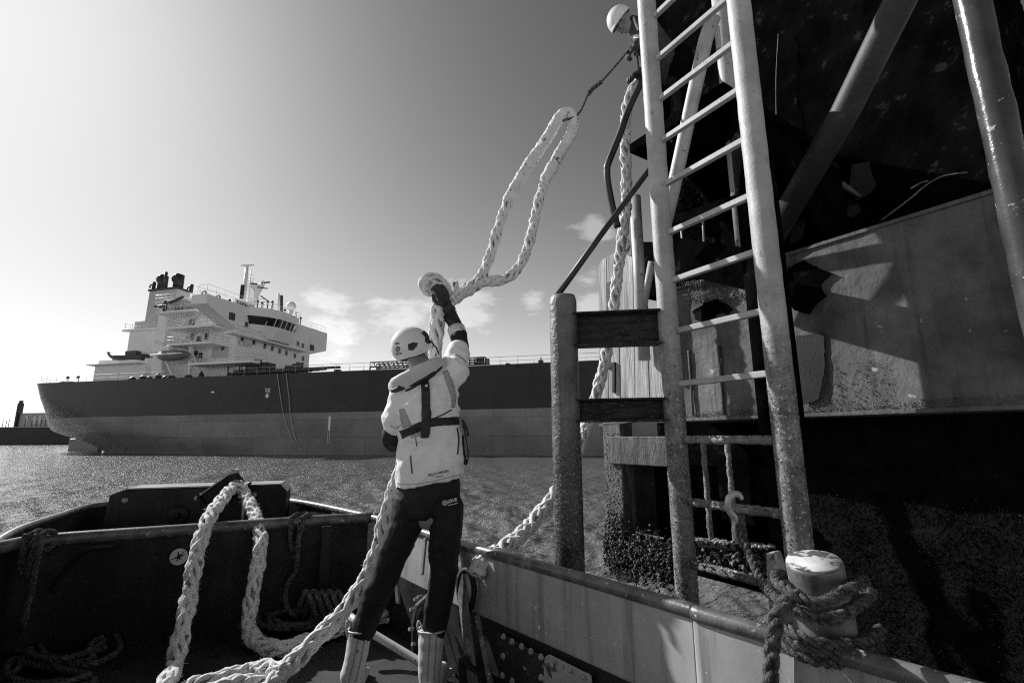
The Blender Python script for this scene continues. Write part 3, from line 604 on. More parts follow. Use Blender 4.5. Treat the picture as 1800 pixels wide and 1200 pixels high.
def ladder():
    th = thing('ladder', 'tall white steel ladder with barnacled feet standing beside the boat', 'ladder', (1.08, 2.7, 0))
    for (x, y, zs) in ((LX, LY, 2.72), (RX, RY, 2.62)):
        zsp = zs; r = .0625
        mb = MB(); mb.loft(noisy_pole(V(x, y, -1.2), V(x, y, 6.6), r, 32, .0014, 11, 170)); st = mb.build('stile', M['stile'], th)
        mb = MB()
        def f():
            a = random.uniform(0, 2*PI); z = zsp+.15-1.9*random.random()**.62; z = max(z, .1); return V(x+r*math.cos(a), y+r*math.sin(a), z)
        crust(mb, f, 900, .0015, .0045, 0)
        crust(mb, f, 3000, .002, .0055, 1); stuff_build(mb, 'barnacles', [M['barnacle'], M['barnacle_dark']], st)
    a0 = V(LX, LY, 0); b0 = V(RX, RY, 0); d = (b0-a0).normalized()
    for i, py in enumerate((-52, 40, 113, 183, 254, 330, 414, 497, 585, 676, 773, 880, 988)):
        z = zat(1165+py*.03, py, LX, LY); 
        mb = MB(); A, B = a0+d*.06+V(0, 0, z), b0-d*.06+V(0, 0, z)
        if i < 10: mb.beam(A, B, .034, .034, (.0, 0, 1)); mb.build('rung', M['pipe_paint'], th, .004)
        else:
            mb.loft(noisy_pole(A, B, .022, 10, .005, 30, 24)); rg = mb.build('rung', M['stile_low'], th)
            m2 = MB(); crust(m2, lambda: A.lerp(B, random.random())+V(random.uniform(-.022, .022), random.uniform(-.022, .022), .018), 260, .004, .010); stuff_build(m2, 'barnacles', M['barnacle'], rg)
ladder()
def piles():
    th = thing('mooring_pile', 'round topped dark steel pile standing in the water left of the ladder', 'pile', (.33, 3.1, 0))
    x, y = .334, 3.1; zt = zat(990, 521, x, y)
    mb = MB(); rg = noisy_pole(V(x, y, -1.2), V(x, y, zt-.03), .088, 36, .0018, 12, 150); rg.append([V(x+(q.x-x)*.9, y+(q.y-y)*.9, zt) for q in rg[-1]]); mb.loft(rg); mb.build('pile_shaft', M['pile_top'], th)
    mb = MB()
    def f():
        a = random.uniform(0, 2*PI); z = 2.2-abs(random.gauss(0, .8)); return V(x+.088*math.cos(a), y+.088*math.sin(a), max(.1, z))
    crust(mb, f, 2600, .002, .005, 1); crust(mb, f, 300, .0015, .004, 0); stuff_build(mb, 'barnacles', [M['barnacle'], M['barnacle_dark']], th)
    # two channel beams between pile and ladder
    for y0, y1, nm in ((553, 611, 0), (702, 742, 1)):
        z0, z1 = zat(1010, y1, x, y), zat(1010, y0, x, y)
        a, b = V(x+.06, y-.02, 0), V(LX-.05, LY+.0, 0); d = (b-a).normalized(); nn = V(-d.y, d.x, 0)
        mb = MB(); zc = (z0+z1)/2; hh = (z1-z0)/2
        mb.box((a+b)/2+nn*.05+V(0, 0, zc), ((b-a).length/2, .012, hh-.012), d)
        for z in (z1-.006, z0+.006): mb.box((a+b)/2+V(0, 0, z), ((b-a).length/2, .06, .006), d)
        bo = mb.build('cross_beam', M['timber_dark'], th, .006)
        mb = MB(); mb.box((a+b)/2+nn*.16+V(0, 0, zc+.0), ((b-a).length/2, .03, hh*.8), d, mi=0); mb.build('inner_plank', M['timber_wet'], bo, .004)
    # thin brace from the pile head to the upper frame
    mb = MB(); mb.tube([V(x-.045, y-.02, zt-.01), D(1060, 408, 3.42), D(1140, 300, 3.66), D(1214, 200, 3.9)], .021, 12); mb.build('brace_pipe', M['pipe_dark'], th)
piles()
def dolphin():
    th = thing('mooring_dolphin', 'tall black mooring dolphin with grey fender plate, platform and pipe braces', 'dolphin', W(1.6, 3.8, 0))
    # upper wall, slightly dished and spalled
    s0 = S(onW(1178, 400, 4.4)); s1 = S(onW(1772, 200, 4.4))
    def fw(u, v):
        s_ = s0+(s1-s0)*u; z = 3.2+(9.2-3.2)*v; e = 0
        if u > .985: e = .05*noise.noise(V(0, 0, z*5))+.03*noise.noise(V(0, 0, z*14))
        return W(s_+e, 4.4+.035*noise.noise(V(s_*1.7, z*1.7, 0))+.012*noise.noise(V(s_*7, z*7, 2)), z)
    mb = MB(); mb.grid(fw, 90, 120); mb.grid(lambda u, v: fw(1, v)+WN*u*1.6, 4, 120); mb.grid(lambda u, v: fw(0, v)+WN*u*1.6, 4, 120); mb.build('upper_wall', M['wall_black'], th)
    # spalled patches and cracks standing proud of the wall
    mb = MB()
    def patch(poly, off, m=0, th_=.014):
        pts = [onW(x, y, off) for x, y in poly]; mb.prism(pts, WN*th_, m)
    patch([(1497, 290), (1527, 284), (1531, 305), (1540, 325), (1528, 340), (1505, 352), (1493, 330)], 4.345)
    patch([(1488, 365), (1508, 358), (1512, 372), (1498, 382), (1488, 378)], 4.345)
    mb.build('bare_patch', mat('bare_concrete', .009, .022, 9, .8, bump=.4, bscale=30), th)
    mb = MB()
    for q, r in (([(1548, 388), (1575, 368), (1605, 345), (1622, 330), (1640, 318), (1660, 309), (1700, 303)], .006), ([(1365, 250), (1364, 140), (1368, 60)], .003), ([(1370, 245), (1377, 258), (1373, 268)], .004), ([(1380, 272), (1400, 275)], .005), ([(1600, 332), (1618, 322), (1632, 318)], .007)):
        mb = MB(); mb.tube(cr([onW(x, y, 4.33) for x, y in q], 5), r, 6); mb.build('crack_edge', M['crack'], th)

    mb = MB(); mb.tube([onW(1455, 318, 4.33), onW(1480, 325, 4.32), onW(1512, 345, 4.335)], [.008, .028, .012], 10); mb.build('spalled_ridge', M['plate'], th)
    # fender plate box
    a = onW(1165, 600, 3.4); pz0, pz1 = 2.44, 3.53; ps0 = S(a); ps1 = 3.5
    def fp(u, v):
        s_ = ps0+(ps1-ps0)*u; z = pz0+(pz1-pz0)*v
        return W(s_, 3.4+.010*noise.noise(V(s_*2.2, z*2.2, 5))+.003*noise.noise(V(s_*11, z*11, 1)), z)
    mb = MB(); mb.grid(fp, 110, 50); mb.build('fender_plate', M['plate'], th)
    mb = MB(); L_ = (ps1-ps0)/2; cs = (ps0+ps1)/2
    mb.box(W(cs, 3.85, pz0-.012), (L_, .47, .012), WD); mb.box(W(cs, 3.85, pz1+.010), (L_, .47, .012), WD); mb.box(W(ps0+.008, 3.86, (pz0+pz1)/2), (.012, .45, .53), WD); mb.build('plate_flange', M['plate'], th, .003)
    # bottom rust bead and top edge scale
    mb = MB()
    crust(mb, lambda: W(random.uniform(ps0, ps1), 3.39, pz0+random.uniform(0, .05)), 1500, .002, .006); crust(mb, lambda: W(random.uniform(1.9, 2.4), 3.396, pz0+.05+abs(random.gauss(0, .13))), 260, .002, .006)
    stuff_build(mb, 'scale_crust', M['plate'], th)
    mb = MB()
    crust(mb, lambda: onW(random.uniform(1195, 1335), random.uniform(494, 503), 3.375)+V(0, 0, random.uniform(-.01, .01)), 900, .003, .010)
    stuff_build(mb, 'rust_ledge', M['weed'], th)
    mb = MB(); crust(mb, lambda: onW(random.gauss(1255, 22), random.gauss(518, 4.5), 3.375), 1100, .002, .008); stuff_build(mb, 'moss_clump', mat('moss', .1, .3, 30, .9), th)
    def jag(poly, off, dep, nm, mm):                      # ragged torn outline
        q = []
        for (ax_, ay_), (bx_, by_) in zip(poly, poly[1:]+poly[:1]):
            for k in range(7): q.append((ax_+(bx_-ax_)*k/7+random.uniform(-1.5, 1.5), ay_+(by_-ay_)*k/7+random.uniform(-1.5, 1.5)))
        mb = MB(); mb.prism([onW(x, y, off) for x, y in q], WN*dep); mb.build(nm, mm, th)
    jag([(1385, 470), (1412, 458), (1436, 470), (1462, 480), (1446, 492), (1440, 505), (1450, 520), (1432, 535), (1420, 552), (1396, 545), (1380, 520)], 3.372, .02, 'torn_hole', M['wall_black'])
    jag([(1218, 548), (1240, 530), (1262, 526), (1285, 540), (1278, 552), (1262, 550), (1240, 566), (1222, 562)], 3.372, .02, 'torn_hole', M['wall_black'])
    jag([(1400, 590), (1448, 585), (1450, 640), (1440, 700), (1412, 712), (1396, 660)], 3.381, .008, 'rust_stain', M['steel_black'])
    # vertical seam ribs
    mb = MB()
    for px in (1212, 1265):
        c = onW(px, 640, 3.39); mb = MB(); mb.tube([V(c.x, c.y, pz0+.02), V(c.x, c.y, pz0+.55)], .010, 8); mb.build('seam_rib', M['plate'], th)
    # torn plates behind the ladder
    mb = MB(); mb.prism([onW(x, y, 3.75) for x, y in ((1110, 425), (1200, 425), (1330, 330), (1335, 480), (1200, 520), (1110, 520))], WN*.5); mb.build('frame_box', M['wall_black'], th)
    mb = MB()
    for q in ([(1233, 340), (1236, 395), (1240, 470)], [(1196, 385), (1200, 430), (1203, 490)]): mb = MB(); mb.tube([onW(x, y, 3.70) for x, y in q], .011, 6); mb.build('plate_edge', M['pipe_paint'], th)
    mb = MB(); crust(mb, lambda: onW(random.gauss(1212, 14), random.gauss(360, 16), 3.68), 160, .01, .04); stuff_build(mb, 'torn_rust', M['wall_black'], th)
    # lower wall with mussels
    s2 = S(onW(1352, 900, 3.72))
    def fl(u, v):
        s_ = s2+(4.2-s2)*u; z = -.6+3.1*v; return W(s_, 3.72+.03*noise.noise(V(s_*4, z*4, 3)), z)
    mb = MB(); mb.grid(fl, 70, 60); mb.grid(lambda u, v: fl(0, v)+WN*u*1.2, 3, 60); lw = mb.build('lower_wall', M['lower_crust'], th)
    mb = MB()
    def g():
        s_ = random.uniform(s2, 4.0); z = random.uniform(0, 2.2)**1.0; return W(s_, 3.70+.03*noise.noise(V(s_*4, z*4, 3)), z)
    crust(mb, g, 8000, .003, .008); stuff_build(mb, 'mussel_bed', M['mussel'], lw)
    mb = MB(); s3 = S(onW(1165, 780, 3.9)); mb.box(W((s3+s2)/2, 4.2, 1.75), ((s2-s3)/2+.1, .25, .68), WD); mb.build('back_wall', M['wall_black'], th)
    # pipes: slanted, vertical, big diagonal
    PZ_ = D(1085, 288, 4.02).z
    def pole(pts, r, m, n=22):
        mb = MB(); mb.tube(pts, r, n); return mb.build('brace_pipe', m, th)
    pole([onW(1254, 30, 2.66), onW(1240, 72, 2.66), onW(1183, 335, 2.68), onW(1163, 420, 2.7)], .048, M['pipe_paint'])
    e = onW(1310, 452, 3.3); pole([V(e.x, e.y, 3.54), V(e.x, e.y, 6.4)], .058, M['pipe_paint'])
    pole([onW(1642, -115, 3.0), onW(1583, 0, 3.08), onW(1484, 200, 3.22), onW(1350, 430, 3.38)], .083, M['pipe_grey'], 32)
    # added post and two bars behind the right stile, casting shadows onto the plate
    c = W(1.955, 2.99, 0); pole([c+V(0, 0, 2.2), c+V(0, 0, 4.45)], .125, M['wall_black'])  # added post, placed so its shadow covers the right of the plate
    Ls = -SUN; back = lambda q: q - Ls*((3.4-3.05)/Ls.dot(WN))
    def brace(a, b, w, nm):  # added bar, set back along the sun ray from its shadow on the plate
        mb = MB(); mb.beam(back(onW(*a, 3.4)), back(onW(*b, 3.4)), .04, w, (0, 0, 1)); mb.build(nm, M['wall_black'], th, .004)
    brace((1420, 545), (1650, 600), .27, 'shadow_brace'); brace((1380, 478), (1640, 432), .075, 'shadow_rail')
    e = onW(1122, 450, 3.27); pole([V(e.x, e.y, 2.95), V(e.x, e.y, PZ_)], .053, M['pipe_paint'])
    pole([onW(1146, 460, 3.28), onW(1128, 555, 3.28)], .033, M['pipe_paint'])
    pole([D(1178, 248, 3.75), D(1213, 199, 3.85)], .016, M['pipe_paint'])
    # hand rail loop at the platform's edge
    mb = MB(); mb.tube(cr([D(1140, 120, 4.2), D(1108, 185, 4.12), D(1090, 235, 4.05), D(1070, 285, 4.0), D(1067, 300, 4.0), D(1069, 325, 4.0), D(1078, 370, 4.0), D(1086, 400, 4.0)], 6), .028, 12); mb.build('hand_rail', M['pipe_dark'], th)
    # platform the linesman stands on
    pe = D(1085, 288, 4.02); po = pe.dot(WN); pz = pe.z; sA = S(pe)+.14
    mb = MB(); mb.box(W(sA+.42, (po+4.5)/2, pz+.06), (.42, (4.5-po)/2, .04), WD); mb.build('platform', M['wall_black'], th, .006)
    mb = MB(); mb.prism([W(sA+.25, po+.1, pz), W(sA+.25, 4.3, pz), W(sA+.25, 4.3, pz-1.0)], WD*.03); mb.build('bracket', M['wall_black'], th); mb = MB(); mb.prism([W(sA+.8, po+.1, pz), W(sA+.8, 4.3, pz), W(sA+.8, 4.3, pz-1.0)], WD*.03); mb.build('bracket', M['wall_black'], th)
    return po, pz, sA
PLAT = dolphin()
def timber_fender():
    th = thing('timber_fender', 'weathered timber fender with weed hung frame at the corner of the dolphin', 'fender', W(.2, 3.3, 1.0))
    # planks: front panel in vertical boards
    edges = [1050, 1066, 1086, 1112, 1138, 1168]; tops = [470, 452, 446, 452, 596, 604]
    for i in range(5):
        a, b = edges[i]+.6, edges[i+1]-.6; o = 3.34+random.uniform(0, .012)
        mb = MB(); q = [onW(a, tops[i], o), onW((a+b)/2, (tops[i]+tops[i+1])/2-random.uniform(1, 7), o), onW(b, tops[i+1], o), V(0, 0, 0), V(0, 0, 0)]
        lb, la = onW(b, 640, o), onW(a, 640, o); q[3] = V(lb.x, lb.y, 2.45); q[4] = V(la.x, la.y, 2.45)
        if i in (1,): 
            pass
        mb.prism(q, WN*.09); mb.build('board', M['timber'], th, .004)
    mb = MB(); mb.prism([onW(x, y, 3.325) for x, y in ((1067, 497), (1076, 494), (1076, 545), (1067, 545))], WN*.03); mb.build('slot', M['steel_black'], th); mb = MB(); mb.prism([onW(x, y, 3.325) for x, y in ((1066, 640), (1080, 636), (1080, 690), (1076, 690), (1076, 645), (1066, 648))], WN*.03); mb.build('slot', M['steel_black'], th)
    mb = MB(); mb.beam(onW(1057, 748, 3.33), onW(1172, 730, 3.33), .06, .03); mb.build('lower_batten', M['timber_wet'], th, .004)
    # weed frame below
    zt, zb = onW(1075, 742, 3.3).z, 1.05
    def post(x0, x1, y0, o, m, name, dep=.16):
        A, B = onW(x0, y0, o), onW(x1, y0, o); mb = MB(); mb.box(V((A.x+B.x)/2, (A.y+B.y)/2, (zt+zb)/2)+WN*dep/2, ((B-A).length/2, dep/2, (zt-zb)/2), WD); return mb.build(name, m, th, .01)
    post(1061, 1092, 800, 3.3, M['timber_wet'], 'frame_post')
    mb = MB(); A, B = onW(1068, 790, 3.26), onW(1172, 790, 3.26); zc0, zc1 = onW(1085, 815, 3.26).z, onW(1085, 767, 3.26).z
    mb.box(V((A.x+B.x)/2, (A.y+B.y)/2, (zc0+zc1)/2)+WN*.1, ((B-A).length/2, .1, (zc1-zc0)/2), WD); mb.build('frame_header', M['timber_wet'], th, .006)
    A, B = onW(1064, 950, 3.28), onW(1180, 950, 3.28); zs0, zs1 = onW(1090, 1000, 3.28).z, onW(1090, 945, 3.28).z
    mb = MB(); mb.box(V((A.x+B.x)/2, (A.y+B.y)/2, (zs0+zs1)/2)+WN*.14, ((B-A).length/2, .14, (zs1-zs0)/2), WD); sill = mb.build('frame_sill', M['mussel'], th, .01)
    mb = MB(); mb.box(V((A.x+B.x)/2, (A.y+B.y)/2, (zs1+zc0)/2)+WN*.35+WD*.1, ((B-A).length/2+.1, .02, (zc0-zs1)/2), WD); mb.build('frame_back', M['wall_black'], th)
    mb = MB()
    def f():
        u = random.random(); z = random.gauss((zs0+zs1)/2+.02, .09); return A.lerp(B, u)*1.0 + V(0, 0, z-A.lerp(B, u).z)+WN*random.uniform(-.04, .05)
    crust(mb, f, 2200, .005, .018); 
    crust(mb, lambda: onW(random.uniform(1063, 1095), random.uniform(900, 990), 3.27), 260, .008, .024)
    for px in (1130, 1160, 1118):
        c = onW(px, 1000, 3.26)
        for k in range(22): mb.lump(c+V(random.gauss(0, .012), random.gauss(0, .012), -k*.006), random.uniform(.008, .022))
    stuff_build(mb, 'weed_growth', M['weed'], sill)
    mb = MB(); crust(mb, lambda: onW(random.uniform(1062, 1093), random.uniform(760, 960), 3.295), 500, .003, .009); stuff_build(mb, 'barnacles', M['barnacle'], th)
    # thin rods and the ledge between the ladder's stiles
    for px in (1236, 1278):
        a, b = onW(px, 775, 3.2), onW(px+6, 955, 3.2); mb = MB(); mb.loft(noisy_pole(V(a.x, a.y, b.z), a, .02, 8, .006, 30, 30)); mb.build('iron_rod', M['stile_low'], th)
    mb = MB(); A2, B2 = onW(1205, 952, 3.2), onW(1345, 965, 3.2); mb.beam(A2, B2, .10, .05); lg = mb.build('ledge', M['mussel'], th, .01)
    mb = MB(); crust(mb, lambda: A2.lerp(B2, random.random()**1.6)+V(random.uniform(-.05, .05), random.uniform(-.05, .05), .02), 420, .008, .024); stuff_build(mb, 'weed_growth', M['stile_low'], lg)
    mb = MB()
    crust(mb, lambda: A2.lerp(B2, random.random())+V(random.uniform(-.05, .05), random.uniform(-.05, .05), random.uniform(-.16, -.02)), 420, .008, .03); stuff_build(mb, 'hanging_weed', M['weed'], lg)
timber_fender()
def right_post():
    mb = MB(); e = D(1752, 200, 1.62); th = thing('steel_post', 'shiny dark steel post close by at the right edge of the picture', 'post', (e.x, e.y, 1.2))
    mb.loft(noisy_pole(V(e.x, e.y, -1.2), V(e.x, e.y, 5.0), .047, 30, .003, 10, 90)); mb.build('post_shaft', M['pipe_gloss'], th)
    mb = MB(); c = D(1782, 428, 1.56); mb.tube(cr([c+V(-.02, 0, -.004), c+V(.02, -.0, .0), c+V(.05, .01, .006)], 5), .008, 8); mb.build('welded_lug', M['galv'], th)
    mb = MB(); c2 = D(1795, 242, 1.75); mb.ball(c2+V(.05, .05, 0), (.05, .05, .035)); mb.build('knob', M['pipe_dark'], th)
right_post()
# ------------------------------------------------------------------ lettering
def text2d(body, bold=0.0, spacing=1.0):
    c = bpy.data.curves.new('t', 'FONT'); c.body = body; c.offset = bold; c.space_character = spacing; c.resolution_u = 3
    o = bpy.data.objects.new('t', c); C.objects.link(o); dg = bpy.context.evaluated_depsgraph_get(); dg.update()
    me = bpy.data.meshes.new_from_object(o.evaluated_get(dg)); bpy.data.objects.remove(o)
    vs = [Vector((v.co.x, v.co.y)) for v in me.vertices]; fs = [tuple(p.vertices) for p in me.polygons]
    x0, x1 = min(v.x for v in vs), max(v.x for v in vs); y0, y1 = min(v.y for v in vs), max(v.y for v in vs)
    return [((v.x-x0)/(x1-x0), (v.y-y0)/(y1-y0)) for v in vs], fs
def lettering(name, body, o, ax, ay, mat_, parent, bold=.01, shape=None):
    """o = lower left corner, ax = full width vector, ay = full height vector"""
    vs, fs = text2d(body, bold); mb = MB(); mb.add([o+ax*x+ay*y for x, y in vs], fs, 0, False)
    if shape: shape(mb)
    return mb.build(name, mat_, parent, recalc=False)
# ------------------------------------------------------------------ the tanker
M['hull_dark'] = mat('hull_topsides', .018, .032, .25, .36, bump=.1, bscale=.8, bdist=.05, streak=(.06, .5), speck=(.012, .5, .6, .7), spec=.3, seams=(.5, 14))
M['hull_boot'] = mat('hull_boottop', .20, .30, .2, .36, bump=.1, bscale=.8, bdist=.05, streak=(.05, .45), spec=.3, seams=(.6, 14))
M['ship_white'] = mat('ship_white', .84, .90, .4, .5, streak=(.4, .25))
M['ship_grey'] = mat('funnel_grey', .46, .54, .3, .5)
M['ship_shade'] = mat('ship_dark', .02, .05, 1, .5)
M['ship_glass'] = mat('ship_glass', .012, .02, 1, .12)
M['ship_rail'] = mat('ship_rail', .6, .7, 1, .5)
AL = math.radians(14); U_ = V(math.cos(AL), -math.sin(AL), 0); N_ = V(math.sin(AL), math.cos(AL), 0)
SO = P(833, 764, 64); SO.z = 0
def T(s, b, z): return SO + U_*s + N_*b + V(0, 0, z)
def HS(px, py, b):
    d = ray(px, py); p = CAM + d*((b-(CAM-SO).dot(N_))/d.dot(N_)); return (p-SO).dot(U_), p.z
def FS(px, py, s):
    d = ray(px, py); p = CAM + d*((s-(CAM-SO).dot(U_))/d.dot(U_)); return (p-SO).dot(N_), p.z
BEAM = 32.0
def tanker():
    th = thing('tanker', 'large dark hulled tanker with white bridge house lying stern first across the water', 'ship', T(-20, 16, 0))
    ZD = HS(600, 655, 0)[1]; ZB = HS(600, 724, 0)[1]; hb0 = BEAM/2
    prof = [(HS(x, y, b)[1], HS(x, y, b)[0]) for x, y, b in ((207, 786, 16), (185, 774, 16), (150, 765, 15), (123, 757, 14), (103, 740, 11), (92, 720, 8.5), (86, 690, 6), (86, 669, 5))]
    prof = [(-1.5, prof[0][1]+3)]+[(z, s) for z, s in prof]
    pz, psx = [p[0] for p in prof], [p[1] for p in prof]
    zs = sorted(set([-1.2, 0, .6, 1.2, 1.8, 2.4, 3.0, 3.8, 4.6, ZB, ZB+.6, ZB+1.4, ZB+2.4, ZB+3.4, ZD-.4, ZD]))
    qs = [0, .002, .008, .02, .04, .07, .11, .16, .22, .3, .4, .5, .62, .75, .88, 1.0]
    s_end = 70; smid = -25
    sheer = lambda s: .35*max(0, (-s-30)/45)**2
    def hp(q, z, sd):
        zf = min(1, max(0, z/ZD)); se = float(np.interp(z, pz, psx)); Lz = 44*(1-zf)**1.3+8; s_ = se+q*Lz
        h = hb0*math.sqrt(max(0, 1-(1-q)**(2.0+.6*zf)))
        return s_, h
    mbs = MB(); mbl = MB()
    for sd in (1, -1):
        for i in range(len(zs)-1):
            rows = []
            for z in (zs[i], zs[i+1]):
                row = []
                for q in qs:
                    s_, h = hp(q, z, sd); row.append(T(s_, hb0-sd*h, z+(sheer(s_) if z > ZD-1 else 0)))
                row.append(T(s_end, hb0-sd*hb0, z)); rows.append(row)
            k = len(rows[0]); (mbl if zs[i] < ZB-.01 else mbs).add(rows[0]+rows[1], [(j, j+1, k+j+1, k+j) for j in range(k-1)])
    def weld(mb, name, m):
        o = mb.build(name, m, th, recalc=False); bm = bmesh.new(); bm.from_mesh(o.data); bmesh.ops.remove_doubles(bm, verts=bm.verts, dist=.002); bmesh.ops.recalc_face_normals(bm, faces=bm.faces); bm.to_mesh(o.data); bm.free(); return o
    top = weld(mbs, 'topsides', M['hull_dark']); weld(mbl, 'boot_topping', M['hull_boot'])
    mb = MB(); ed = [T(hp(q, ZD, 1)[0], hb0-hp(q, ZD, 1)[1], ZD-.05+sheer(hp(q, ZD, 1)[0])) for q in qs]+[T(s_end, 0, ZD-.05), T(s_end, BEAM, ZD-.05)]+[T(hp(q, ZD, 1)[0], hb0+hp(q, ZD, 1)[1], ZD-.05+sheer(hp(q, ZD, 1)[0])) for q in reversed(qs[1:])]
    mb.add(ed, [tuple(range(len(ed)))], 0, False); mb.build('main_deck', M['ship_shade'], th)
    # rudder
    a, b = HS(127, 765, 16)[0], HS(180, 765, 16)[0]; mb = MB(); mb.box(T((a+b)/2, 16, .6), ((b-a)/2, .45, 1.9), U_); mb.build('rudder', M['hull_boot'], th, .15)
    def sb(mb, s0, s1, b0, b1, z0, z1): mb.box(T((s0+s1)/2, (b0+b1)/2, (z0+z1)/2), (abs(s1-s0)/2, abs(b1-b0)/2, abs(z1-z0)/2), U_); return mb
    def rail(mb, pts, h=1.1, r=.035, gap=1.6):
        for k in (1, .5): mb.tube([p+V(0, 0, h*k) for p in pts], r*(1 if k == 1 else .7), 4)
        for p in resample(pts, gap): mb.tube([p, p+V(0, 0, h)], r, 4)
    # accommodation block
    B1 = 4.5; sF, _ = HS(415, 600, B1); B2 = FS(545, 610, sF)[0]; sA = HS(300, 600, B1)[0]
    ztop = FS(470, 548, sF)[1]; zwb = HS(412, 577, B1)[1]; zwt = HS(364, 516, 0)[1]; 
    # wing tip lateral position: where the front edge of the tip meets the block's front plane
    bt = FS(364, 520, sF)[0]; zt0, zt1 = FS(364, 533, sF)[1], FS(364, 516, sF)[1]
    chord = sF-HS(337, 520, bt)[0]
    zr = FS(420, 541, sF)[1]
    mb = sb(MB(), sA, sF, B1, B2, ZD-.1, zt1-.02); blk = mb.build('accommodation', M['ship_white'], th)
    bfar = FS(574, 600, sF)[0]
    zl0, zl1 = FS(574, 617, sF)[1], FS(574, 603, sF)[1]
    mb = MB()
    rootz = FS(412, 577, sF)[1]
    prof = lambda s: [T(s, bt, zt0), T(s, bt, zt1), T(s, B1-.02, zt1), T(s, B1-.02, rootz)]
    mb.prism(prof(sF+.05), -U_*chord)
    wg = mb.build('bridge_wing', M['ship_white'], th); mb = MB(); rz2 = FS(545, 623, sF)[1]
    mb.prism([T(sF+.05, bfar, zl0), T(sF+.05, bfar, max(zl1, zt1)), T(sF+.05, B2+.02, zt1), T(sF+.05, B2+.02, rz2)], -U_*chord)
    mb.build('bridge_wing', M['ship_white'], th)
    mb = MB(); rail(mb, [T(sF-.2, B1+4, zt1), T(sF-.2, bt+.2, zt1), T(sF-chord+.2, bt+.2, zt1), T(sF-chord+.2, B1, zt1)], 1.6, .03); rail(mb, [T(sF-.2, B2, zt1), T(sF-.2, bfar-.2, zt1)], 1.2, .03); mb.build('wing_rail', M['ship_rail'], wg)
    # wheelhouse: raked window band with visor
    sW = sF+2.6; b0, _ = FS(462, 560, sW); b1 = FS(533, 590, sW)[0]; zw0, zw1 = FS(466, 569.5, sW)[1], FS(466, 555, sW)[1]; zvt = FS(470, 546, sW)[1]
    bm_ = (b0+b1)/2
    def whouse(z0, z1, e0, e1, m, name, back=-4):
        pl = lambda z, e: [T(sF+back, b0-e, z), T(sF+.4, b0-e, z), T(sW-.9+e, b0+1.6-e*.4, z), T(sW+e, bm_-2, z), T(sW+e, bm_+2, z), T(sW-.9+e, b1-1.6+e*.4, z), T(sF+.4, b1+e, z), T(sF+back, b1+e, z)]
        mb = MB(); mb.loft([pl(z0, e0), pl(z1, e1)], smooth=False); return mb.build(name, m, th)
    whouse(zw0-2.2, zw0, -.5, .25, M['ship_white'], 'bridge_front'); gl = whouse(zw0+.002, zw1, .1, .6, M['ship_glass'], 'bridge_windows'); whouse(zw1+.002, zvt+.5, .75, .75, M['ship_white'], 'bridge_roof', -8)
    mb = MB()
    for t in np.linspace(0, 1, 7):
        bb = b0+1.6+(b1-b0-3.2)*t; e = .9*max(0, abs(bb-bm_)-2)/((b1-b0)/2-3.6)
        mb.beam(T(sW-e+.13, bb, zw0), T(sW-e+.63, bb, zw1), .14, .06, U_)
    mb.build('mullion', M['ship_white'], gl)
    mb = MB(); sb(mb, sF, sF+1.6, b0-5, b1+3, zw0-2.6, zw0-2.3); mb.build('bridge_walkway', M['ship_white'], th)
    mb = MB(); rail(mb, [T(sF+1.5, b0-5, zw0-2.3), T(sF+1.5, b1+3, zw0-2.3)], 1.1, .04, 2.2); zroof = zvt+.5
    rail(mb, [T(sF-4, b0-1, zroof), T(sW, b0+1, zroof), T(sW, b1-1, zroof), T(sF-4, b1, zroof)], 1.1, .04, 2.0); mb.build('bridge_rail', M['ship_rail'], th)
    # monkey island name board, mast, antennas, radome
    sN = sF-1.0; bb0, z0 = FS(413, 536, sN); bb1, z1 = FS(448, 536, sN)
    mb = sb(MB(), sN-.15, sN, bb0, bb1, z0-.1, z0+1.15); nb = mb.build('name_board', M['ship_white'], th)
    lettering('ship_name', 'ELANDRA BAY', T(sN+.03, bb0+.3, z0+.15), N_*(bb1-bb0-.6), V(0, 0, .75), M['ship_shade'], nb, .02)
    sM = sF-5; mb = MB(); bM, zM0 = FS(446, 540, sM); zt = FS(437, 468, sM)[1]; bm1 = FS(434, 470, sM)[0]
    mb.tube([T(sM, bm1, zM0-2), T(sM, bm1, zt)], [.45, .28], 8); mb.beam(T(sM, bm1-1.2, zt-.4), T(sM, bm1+1.4, zt+.6), .5, .25)
    b2 = FS(441, 480, sM)[0]; mb.tube([T(sM, b2, zM0-1), T(sM, b2, zt-.6)], .1, 5); b3 = FS(446, 480, sM)[0]; mb.tube([T(sM, b3, zM0+4), T(sM, b3, zt-1.4)], .07, 5)
    for k in range(7): z = zM0+2+(zt-zM0-3)*k/7; mb.beam(T(sM, bm1, z), T(sM, b3, z+.3), .08, .08)
    for k in range(9): z = zM0+1+(zt-zM0-5)*k/9; mb.box(T(sM+.2, bm1-.75, z), (.22, .22, .3), U_, mi=1)
    # broad radar mast
    def q(x, y): b, z = FS(x, y, sM); return T(sM, b, z)
    mb.prism([q(444, 537), q(455, 537), q(455, 520), q(462, 508), q(465, 503), q(466, 497), q(455, 500), q(441, 497), q(440, 503), q(447, 513), q(447, 525)], -U_*1.2)
    mb.beam(q(460, 497), q(474, 496), .2, .3, mi=1); mb.beam(q(440, 498), q(452, 499), .2, .25, mi=1); mb.tube([q(463, 500), q(462, 493)], .18, 6); mb.beam(q(452, 505), q(470, 507), .15, .2, mi=1)
    mb.beam(q(446, 524), q(470, 527), .15, .15); mb.beam(q(458, 520), q(470, 528), .2, .15, mi=1)
    mb.build('radar_mast', [M['ship_white'], M['ship_shade']], th)
